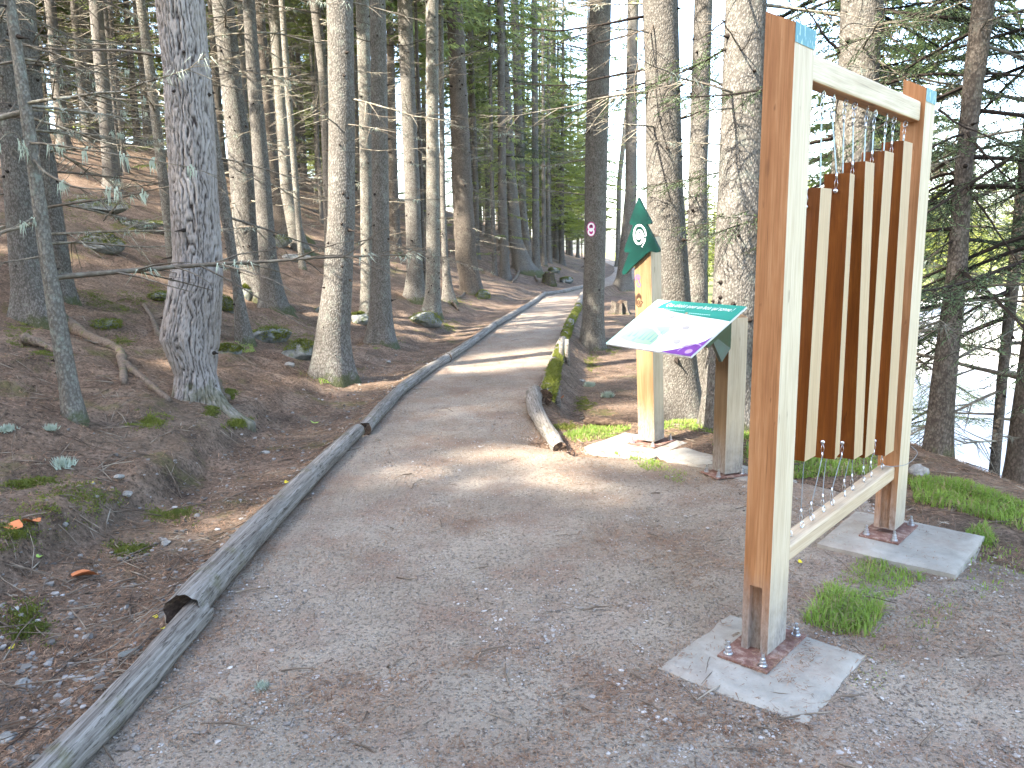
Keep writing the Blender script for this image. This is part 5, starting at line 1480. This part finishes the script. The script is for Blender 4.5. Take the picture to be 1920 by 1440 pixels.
patch("instrument_drawing", ell(.60, .30, .035, .022), .0022, 'greyprint', [ell(.66, .46, .04, .025, .3), [(.70, .32), (.76, .30), (.76, .31), (.70, .33)], [(.74, .50), (.84, .45), (.845, .462), (.745, .515)], ell(.36, .20, .02, .02)])
qs = np.linspace(0, 1, 14)
patch("corner_badge", [(PWD, PDP), (PWD, .36)] + [(PWD - .30 * q ** 1.0, .36 + (PDP - .36) * (q ** .55)) for q in qs[1:]], .0022, 'purple')
arc = lambda r0, r1: [(PWD - .055 + r1 * math.cos(t), PDP - .03 + r1 * math.sin(t)) for t in np.linspace(math.pi, 1.5 * math.pi + .6, 16) if PWD - .055 + r1 * math.cos(t) < PWD and PDP - .03 + r1 * math.sin(t) < PDP] + [(PWD - .055 + r0 * math.cos(t), PDP - .03 + r0 * math.sin(t)) for t in np.linspace(1.5 * math.pi + .6, math.pi, 16) if PWD - .055 + r0 * math.cos(t) < PWD]
patch("badge_mark", arc(.095, .104), .0032, 'lilac', [ell(PWD - .06, PDP - .045, .03, .025)])
def text_mesh(body, size, shear, bold=0.0):
    cu = bpy.data.curves.new("lettering", 'FONT'); cu.body = body; cu.size = size; cu.shear = shear; cu.align_x = 'LEFT'; cu.resolution_u = 3
    ob = bpy.data.objects.new("lettering_tmp", cu); COL.objects.link(ob)
    dg = bpy.context.evaluated_depsgraph_get(); me_ = bpy.data.meshes.new_from_object(ob.evaluated_get(dg))
    bpy.data.objects.remove(ob); bpy.data.curves.remove(cu)
    return me_
def text_on(name, body, u, v, width, mat, shear=0.25, bold=.0, maxh=None):
    me_ = text_mesh(body, 1.0, shear, bold)
    V_ = np.zeros(len(me_.vertices) * 3); me_.vertices.foreach_get("co", V_); V_ = V_.reshape(-1, 3)
    k_ = width / (V_[:, 0].max() - V_[:, 0].min())
    kv = k_ if maxh is None else maxh
    W_ = np.array([pl(u + q[0] * k_, v - q[1] * kv, .0036) for q in V_])
    me_.vertices.foreach_set("co", W_.astype(np.float32).ravel()); me_.materials.clear(); me_.materials.append(M[mat]); me_.update()
    return put(name, me_, board)
text_on("title_text", "Que choisir pour un bois qui sonne !", .165, .075, .68, 'white', .28, .018, .062)
for (u_, v_) in [(.175, .118), (.455, .140)]:
    patch("bullet", ell(u_, v_ - .004, .012, .008), .0032, 'peach')
    lines = [[(u_ + .02 + k * .022, v_ - .009), (u_ + .038 + k * .022, v_ - .009), (u_ + .038 + k * .022, v_ - .002), (u_ + .02 + k * .022, v_ - .002)] for k in range(10)]
    patch("small_print", lines[0], .0032, 'mint', lines[1:])
# rail under the board joining it to the posts
mb = MB()
mb.add([pl(.10, .17, -.013), pl(PWD - .02, .17, -.013), pl(PWD - .02, .42, -.013), pl(.10, .42, -.013), pl(.10, .17, -.05), pl(PWD - .02, .17, -.05), pl(PWD - .02, .42, -.05), pl(.10, .42, -.05)],
       [(0, 1, 2, 3), (4, 7, 6, 5), (0, 4, 5, 1), (1, 5, 6, 2), (2, 6, 7, 3), (3, 7, 4, 0)], 0)
put("support_rail", mb.mesh("support_rail", [M['sign']], False), info)
mb = MB()
a1 = pl(PWD - .10, .10, -.014); 
mb.add([pl(PWD - .13, .05, -.014), pl(PWD - .13, .30, -.014), pl(PWD - .13, .30, -.014) + (.10, .04, -.20), pl(PWD - .13, .05, -.014) + (.0, 0, -.24),
        pl(PWD - .10, .05, -.014), pl(PWD - .10, .30, -.014), pl(PWD - .10, .30, -.014) + (.10, .04, -.20), pl(PWD - .10, .05, -.014) + (.0, 0, -.24)],
       [(0, 1, 2, 3), (7, 6, 5, 4), (0, 4, 5, 1), (1, 5, 6, 2), (2, 6, 7, 3), (3, 7, 4, 0)], 0)
put("bracket", mb.mesh("bracket", [M['sign']], False), info)

pad("concrete_slab", "pale concrete slab under the sign post with the green tree", (1.0, 6.26, -.004), FRZ + .04, .62, .60, .022, 3)
pad("concrete_slab", "long narrow concrete slab under the information board's post", (1.50, 5.60, -.006), math.atan2(-.859, .511) + .0, 1.10, .36, .022, 4)
shoe_obj("rusty steel base plate under the sign post with the green tree", 0, .036, loc=(SPB[0], SPB[1], .020), dims=(-.09, .24, -.05, .20))
shoe_obj("rusty steel base plate under the information board's post", 0, .031, rz=math.atan2(.35, .94), loc=(rpost[0], rpost[1], .019), dims=(-.08, .17, -.03, .17))

# ------------------------------------------------------------------ the oval trail marker on its trunk
root, P_, rad_, Bz = tZ
ctr = at_depth(1107, 430, Bz[1])
q_ = np.interp(ctr[2] - Bz[2], P_[:, 2], rad_)
tc_ = np.array([np.interp(ctr[2] - Bz[2], P_[:, 2], P_[:, 0]) + Bz[0], Bz[1], ctr[2]])
phi = math.atan2(-math.sqrt(max(q_ ** 2 - (ctr[0] - tc_[0]) ** 2, 0)), ctr[0] - tc_[0])
mo = empty("trail_marker", tc_ + np.array([math.cos(phi), math.sin(phi), 0]) * (q_ + .012), "small magenta oval trail marker with white loops nailed to a grey trunk", "trail marker", rz=phi - math.pi)
s1 = cam_depth(ctr) / F_PX
a_, b_ = 7.0 * s1 * 1.25, 13.5 * s1
mb = MB(); prism(mb, [(a_ * math.cos(t), b_ * math.sin(t)) for t in np.linspace(0, 2 * math.pi, 28, endpoint=False)], 0, .008)
put("plate", mb.mesh("marker_plate", [M['magenta']], False), mo)
mb = MB()
for cy_, ry_, rx_ in ((b_ * .32, b_ * .42, a_ * .62), (-b_ * .38, b_ * .42, a_ * .60)):
    t = np.linspace(0, 2 * math.pi, 26); ribbon(mb, np.stack([rx_ * np.cos(t), cy_ + ry_ * np.sin(t)], 1), a_ * .34, -.002)
t = np.linspace(0, 2 * math.pi, 16); ribbon(mb, np.stack([a_ * .25 * np.cos(t), -b_ * .10 + b_ * .18 * np.sin(t)], 1), a_ * .2, -.003)
put("white_loops", mb.mesh("white_loops", [M['white']], False), mo)
mb = MB(); prism(mb, [(0, b_ * .66), (-a_ * .32, b_ * .36), (-a_ * .1, b_ * .36), (-a_ * .1, b_ * .2), (a_ * .1, b_ * .2), (a_ * .1, b_ * .36), (a_ * .32, b_ * .36)], -.004, -.001)
put("arrow", mb.mesh("marker_arrow", [M['ink']], False), mo)

# ------------------------------------------------------------------ grass, moss, litter, gravel
def blades(name, polys, dens, hgt, seed, mat='grass', w=.0032, curl=.7):
    dens *= 1.7; hgt *= .78
    r = np.random.default_rng(seed)
    V = []
    for poly, dz in polys:
        W = np.array([hit(*p)[:2] for p in poly])
        lo, hi = W.min(0), W.max(0)
        n_ = int((hi - lo).prod() * dens)
        q = r.uniform(lo, hi, (n_, 2))
        ins = np.zeros(n_, bool); j = len(W) - 1
        for i in range(len(W)):
            c = ((W[i, 1] > q[:, 1]) != (W[j, 1] > q[:, 1])) & (q[:, 0] < (W[j, 0] - W[i, 0]) * (q[:, 1] - W[i, 1]) / (W[j, 1] - W[i, 1] + 1e-12) + W[i, 0])
            ins ^= c; j = i
        q = q[ins]
        cen = W.mean(0); ext = (hi - lo) / 2
        edge = np.clip(np.hypot((q[:, 0] - cen[0]) / ext[0], (q[:, 1] - cen[1]) / ext[1]), 0, 1.3)
        keep = fbm(q[:, 0] / .12, q[:, 1] / .12, 3, seed) > r.uniform(-.65, .10, len(q)) + .07 * edge ** 2
        q = q[keep]
        z = ground(q[:, 0], q[:, 1])
        b = np.column_stack([q, z])
        k = len(b); h = (hgt * r.uniform(.3, 1.15, k) * (.75 + .9 * fbm(b[:, 0] / .2, b[:, 1] / .2, 2, seed + 3)))[:, None]
        a = r.uniform(0, 6.28, k); d = np.stack([np.cos(a), np.sin(a), 0 * a], 1); s = np.stack([-np.sin(a), np.cos(a), 0 * a], 1)
        lean = r.uniform(.1, curl * 1.6, k)[:, None]
        m1 = b + d * h * lean * .35 + np.array([0, 0, 1]) * h * .6
        tp = b + d * h * lean + np.array([0, 0, 1]) * h * (1 - .3 * lean)
        ww = w * r.uniform(.6, 1.3, k)[:, None]
        V.append(np.stack([b - s * ww, b + s * ww, m1 + s * ww * .7, m1 - s * ww * .7, tp], 1).reshape(-1, 3))
    V = np.concatenate(V); n_ = len(V) // 5
    base = np.arange(n_)[:, None] * 5
    dead = np.random.default_rng(seed + 9).uniform(size=n_) < .17
    me_ = mesh_np(name, V, [(base[~dead] + np.array([[0, 1, 2, 3]]), 0), (base[~dead] + np.array([[3, 2, 4]]), 0), (base[dead] + np.array([[0, 1, 2, 3]]), 1), (base[dead] + np.array([[3, 2, 4]]), 1)], [M[mat], M['straw']], False)
    return put("grass", me_, kind="stuff")
blades("grass", [([(1505, 1175), (1560, 1095), (1615, 1050), (1700, 1080), (1740, 1092), (1660, 1140), (1640, 1200), (1560, 1195)], 0)], 9000, .085, 1)
blades("grass", [([(1055, 815), (1100, 800), (1190, 800), (1150, 822), (1075, 832)], 0), ([(1150, 850), (1200, 850), (1290, 890), (1280, 912), (1215, 890)], 0)], 9000, .05, 2)
blades("grass", [([(1240, 795), (1340, 788), (1420, 800), (1420, 830), (1330, 812), (1245, 806)], 0), ([(1400, 830), (1640, 850), (1650, 890), (1480, 900), (1400, 860)], 0)], 7000, .075, 3)
blades("grass", [([(1705, 905), (1800, 900), (1925, 950), (1925, 1000), (1850, 975), (1715, 945)], 0), ([(1810, 1000), (1850, 985), (1870, 1030), (1815, 1030)], 0)], 8000, .085, 4)
blades("grass", [([(1640, 1330), (1580, 1300), (1620, 1240), (1660, 1200), (1770, 1095), (1830, 1010), (1900, 1010), (1925, 1080), (1760, 1180)], 0), ([(1330, 800), (1420, 800), (1420, 900), (1340, 870)], 0)], 900, .045, 5)
blades("grass", [([(690, 640), (740, 640), (745, 655), (700, 655)], 0), ([(595, 700), (655, 695), (660, 715), (600, 722)], 0), ([(890, 545), (915, 545), (920, 560), (895, 562)], 0), ([(420, 640), (470, 640), (480, 660), (430, 660)], 0)], 4000, .05, 6)

def moss_patch(px, py, wpx, hpx, seed, h=.013):
    r = np.random.default_rng(seed)
    k = 420
    P = np.array([hit(px + wpx * .62 * a, py + hpx * .62 * b) for a, b in np.clip(r.normal(0, .55, (k, 2)), -1.4, 1.4)])
    s = wpx * cam_depth(P[0]) / F_PX
    P = np.repeat(P, 9, 0) + r.normal(0, s * .025, (k * 9, 3)) * np.array([1, 1, 0])
    P = P[fbm(P[:, 0] / (s * .35), P[:, 1] / (s * .35), 3, seed) > r.uniform(-.25, .3, len(P))]
    P[:, 2] = surf(P[:, 0], P[:, 1]) + .010 * (fbm(P[:, 0] / .1, P[:, 1] / .1, 2, seed) + .3)
    return tufts(P, np.tile([0, 0, 1.], (len(P), 1)), 1, h, .005, r)
def surf(x, y):
    g = ground(x, y)
    nr = 1 - smooth(16, 30, np.hypot(x, y))
    bk = smooth(0.2, 1.2, xL(y) - x)
    return np.where(on_path(x, y) > 0.02, np.maximum(g, 0.0) * 0 + 0.010, g + nr * (fbm(x / 0.28, y / 0.28, 3, 21) * (0.012 + 0.075 * bk)))
MV = [moss_patch(*a) for a in [(140, 945, 130, 50, 1), (320, 965, 70, 22, 2), (240, 1025, 60, 26, 3), (50, 1175, 60, 50, 4), (20, 1000, 70, 40, 5), (40, 625, 50, 30, 6), (95, 670, 50, 20, 7), (230, 640, 40, 14, 8),
                               (280, 790, 60, 20, 9), (165, 400, 90, 30, 10), (235, 430, 80, 26, 11), (180, 455, 60, 40, 12), (300, 545, 50, 50, 13), (240, 570, 70, 24, 14), (430, 740, 20, 8, 15),
                               (620, 700, 70, 18, 16), (725, 640, 40, 14, 17), (1110, 680, 20, 24, 18), (1150, 655, 24, 14, 19), (1095, 760, 26, 16, 20), (1060, 800, 30, 10, 21), (840, 610, 26, 14, 22), (500, 620, 90, 40, 23), (560, 640, 60, 30, 24), (860, 565, 40, 16, 25), (180, 560, 60, 16, 26), (60, 905, 80, 16, 27), (1690, 905, 40, 12, 28), (400, 770, 20, 8, 29), (450, 790, 40, 12, 30)]]
put("moss", tuft_mesh("moss", np.concatenate(MV), M['moss']), kind="stuff")

def sample_ground(n_, rmin, rmax, amin, amax, seed, pw=1.0):
    r = np.random.default_rng(seed)
    d = rmin * (rmax / rmin) ** (r.uniform(0, 1, n_) ** pw); a = r.uniform(amin, amax, n_)
    return d * np.sin(a), d * np.cos(a), r
# needles, everywhere near
x, y, r = sample_ground(190000, 1.9, 15, -.68, .68, 41)
k = (fbm(x / .45, y / .45, 3, 51) > np.where(on_path(x, y) > 0.05, r.uniform(-.2, .55, len(x)) - .45 * np.exp(-np.maximum(on_path(x, y), 0) / .16), r.uniform(-.7, .2, len(x)))) & (x < xE(y) + 2)
x, y = x[k], y[k]; n_ = len(x)
z = surf(x, y) + r.uniform(0.001, .008, n_)
a = r.uniform(0, 6.28, n_); L = r.uniform(.008, .030, n_) * (0.7 + 0.08 * np.hypot(x, y)); d = np.stack([np.cos(a), np.sin(a), r.normal(0, .25, n_)], 1) * L[:, None]
s = np.stack([-np.sin(a), np.cos(a), 0 * a], 1) * (r.uniform(.0008, .0019, n_) * (0.8 + .12 * np.hypot(x, y)))[:, None]
b = np.stack([x, y, z], 1)
V = np.stack([b - d - s, b - d + s, b + d], 1).reshape(-1, 3)
put("needle_litter", tuft_mesh("needle_litter", V, M['litter']), kind="stuff")
# needles and crumbs lying on the concrete and the base plates
def debris(name, c, rz, sx, sy, z, n_, seed):
    r = np.random.default_rng(seed)
    u = r.uniform(-.48, .48, (n_, 2)) * np.array([sx, sy]); kk = fbm(u[:, 0] / .09, u[:, 1] / .09, 3, seed) > r.uniform(-.25, .6, n_); u = u[kk]; n_ = len(u)
    x = c[0] + u[:, 0] * math.cos(rz) - u[:, 1] * math.sin(rz); y = c[1] + u[:, 0] * math.sin(rz) + u[:, 1] * math.cos(rz)
    a = r.uniform(0, 6.28, n_); L = r.uniform(.005, .022, n_); d = np.stack([np.cos(a), np.sin(a), 0 * a], 1) * L[:, None]; s = np.stack([-np.sin(a), np.cos(a), 0 * a], 1) * r.uniform(.0008, .002, n_)[:, None]
    b = np.stack([x, y, np.full(n_, z) + r.uniform(.003, .006, n_)], 1)
    put("needle_debris", tuft_mesh(name, np.stack([b - d - s, b - d + s, b + d], 1).reshape(-1, 3), M['litter']), kind="stuff")
debris("debris", (.951, 2.838), math.atan2(.448, .389), .58, .56, .022, 900, 1)
debris("debris", (1.02, 2.84), FRZ, .36, .22, .033, 700, 5)
debris("debris", (2.06, 4.03), FRZ, .62, .62, .046, 600, 2)
debris("debris", (1.0, 6.26), FRZ, .60, .58, .019, 500, 3)
debris("debris", (1.50, 5.60), math.atan2(-.859, .511), 1.0, .33, .017, 500, 4)
# twigs
x, y, r = sample_ground(8000, 1.9, 17, -.68, .62, 42)
k = (on_path(x, y) < 0) | (r.uniform(0, 1, len(x)) < .05); x, y = x[k], y[k]
k = x < xE(y) + 1.5; x, y = x[k], y[k]
mb = MB()
zz_ = surf(x, y)
for i in range(len(x)):
    L = (.03 + .40 * r.uniform(0, 1) ** 2.2) * (1 if on_path(x[i], y[i]) < 0 else .5); a = r.uniform(0, 6.28); d = np.array([math.cos(a), math.sin(a), 0]) * L / 2
    w = r.uniform(.001, .0042)
    b = np.array([x[i], y[i], zz_[i] + w])
    e0 = b - d; e1 = b + d
    e0[2] = surf(e0[0], e0[1]) + w + .004; e1[2] = surf(e1[0], e1[1]) + w + r.uniform(0, .02)
    mid = (e0 + e1) / 2 + np.array([0, 0, .005]) + r.normal(0, .05 * L, 3) * np.array([1, 1, .1])
    mb.tube(np.array([e0, mid, e1]), [w, w, w * .5], 4, 0, False)
put("fallen_twigs", mb.mesh("fallen_twigs", [M['twig']]), kind="stuff")
# gravel chips on the path and stones in the ditch
V1, F1 = ICO1
def chips(name, x, y, size, seed, mat):
    r = np.random.default_rng(seed); n_ = len(x)
    q = V1[None] * (1 + r.normal(0, .18, (n_, len(V1), 1))) * (size[:, None, None]) * r.uniform(.6, 1.25, (n_, 1, 3)) * np.array([1, 1, .6])
    q = q + np.stack([x, y, surf(x, y) + size * .15], 1)[:, None]
    F = (np.arange(n_)[:, None, None] * len(V1) + F1[None]).reshape(-1, 3)
    return put(name, mesh_np(name, q.reshape(-1, 3), [(F, 0)], M[mat], False), kind="stuff")
x, y, r = sample_ground(52000, 2.0, 9, -.66, .68, 43)
k = (on_path(x, y) > .03) & (fbm(x / .8, y / .8, 3, 61) > r.uniform(-.45, .45, len(x)))
x, y = x[k], y[k]
chips("gravel", x, y, r.choice([.003, .0045, .007, .011], len(x), p=[.44, .38, .15, .03]), 3, 'pebble')
x, y, r = sample_ground(15000, 2.0, 13, -.68, .2, 44)
s = xL(y) - x
k = (s > .06) & (s < 1.0 + .35 * r.normal(size=len(x))); x, y = x[k], y[k]
chips("ditch_stones", x, y, r.choice([.005, .009, .014, .022], len(x), p=[.44, .33, .17, .06]), 4, 'ditchpeb')

# single leaves and lichen tufts one can point at
def leaf(px, py, wpx, mat, label, seed):
    B = hit(px, py); s = wpx / 2 * cam_depth(B) / F_PX
    r = np.random.default_rng(seed)
    t = np.linspace(0, 2 * math.pi, 14, endpoint=False)
    rad_ = 1 - .35 * np.abs(np.cos(t)) ** 3 * 0 + .12 * np.cos(5 * t + seed)
    V = np.stack([s * 1.15 * np.cos(t) * rad_, s * .75 * np.sin(t) * rad_, .25 * s * np.cos(2 * t + seed) + .2 * s], 1)
    V = np.vstack([V, [[0, 0, .04 * s]]])
    V2 = V.copy(); V2[:, 2] -= .0012
    mb = MB(); mb.add(V, [(i, (i + 1) % 14, 14) for i in range(14)]); mb.add(V2, [((i + 1) % 14, i, 14) for i in range(14)])
    tag(put("fallen_leaf", mb.mesh("leaf", [M[mat]]), None, (B[0], B[1], float(surf(np.array([B[0]]), np.array([B[1]]))[0]) + .012), (r.uniform(-.3, .3), r.uniform(-.3, .3), r.uniform(0, 6))), label, "leaf")
leaf(590, 797, 16, 'leafgreen', "bright green leaf lying on the mud left of the log joint", 1)
leaf(668, 808, 14, 'leafy', "yellow leaf resting at the joint of the left edging logs", 2)
leaf(74, 1034, 16, 'leafgreen', "pale green leaf below the mossy edge near the left border", 3)
leaf(292, 1163, 10, 'leafy', "small yellow leaf in the ditch beside the hollow log end", 4)
leaf(306, 1186, 9, 'leafy', "yellow leaf just below the one beside the hollow log end", 5)
leaf(538, 908, 11, 'leafy', "tiny yellow-orange leaf on the earth beside the second log", 6)
leaf(22, 1212, 12, 'leafy', "pale yellow leaf by the left border near a green clump", 7)
leaf(172, 918, 12, 'leafy', "pale yellow leaf on the moss of the left bank", 8)
leaf(160, 1090, 40, 'leaforange', "crumpled rust-orange leaf on the bank beside the ditch", 9)
leaf(1052, 748, 16, 'leaforange', "reddish leaf at the foot of the dark stake", 10)
leaf(20, 985, 34, 'leaforange', "orange leaf on the moss at the left border", 11)
leaf(60, 980, 30, 'leaforange', "orange-red leaf beside the mossy clump on the left bank", 12)
leaf(1500, 1062, 9, 'leafy', "small yellowish leaf by the lower beam's shadow", 13)
def lichen_tuft(px, py, wpx, label, seed):
    B = hit(px, py); s = wpx / 2 * cam_depth(B) / F_PX; r = np.random.default_rng(seed)
    P = r.normal(0, s * .45, (90, 3)) * np.array([1, 1, 0])
    V = tufts(P, np.tile([0, 0, 1.], (90, 1)), 5, s * 1.0, s * .09, r, s * .12)
    tag(put("lichen_tuft", tuft_mesh("lichen_tuft", V, M['lichen']), None, (B[0], B[1], B[2] + .004)), label, "lichen")
lichen_tuft(116, 878, 34, "blue-grey tuft of lichen on the needle bank, the largest there", 1)
lichen_tuft(14, 808, 22, "pale lichen tuft by the left border", 2)
lichen_tuft(95, 808, 20, "pale lichen tuft right of the one at the left border", 3)
lichen_tuft(490, 1298, 26, "grey-green lichen tuft lying alone on the gravel path", 4)
lichen_tuft(1105, 725, 18, "pale lichen tuft on the ground left of the sign post", 5)
lichen_tuft(1140, 745, 20, "whitish leafy lichen between the mossy log and the sign post", 6)
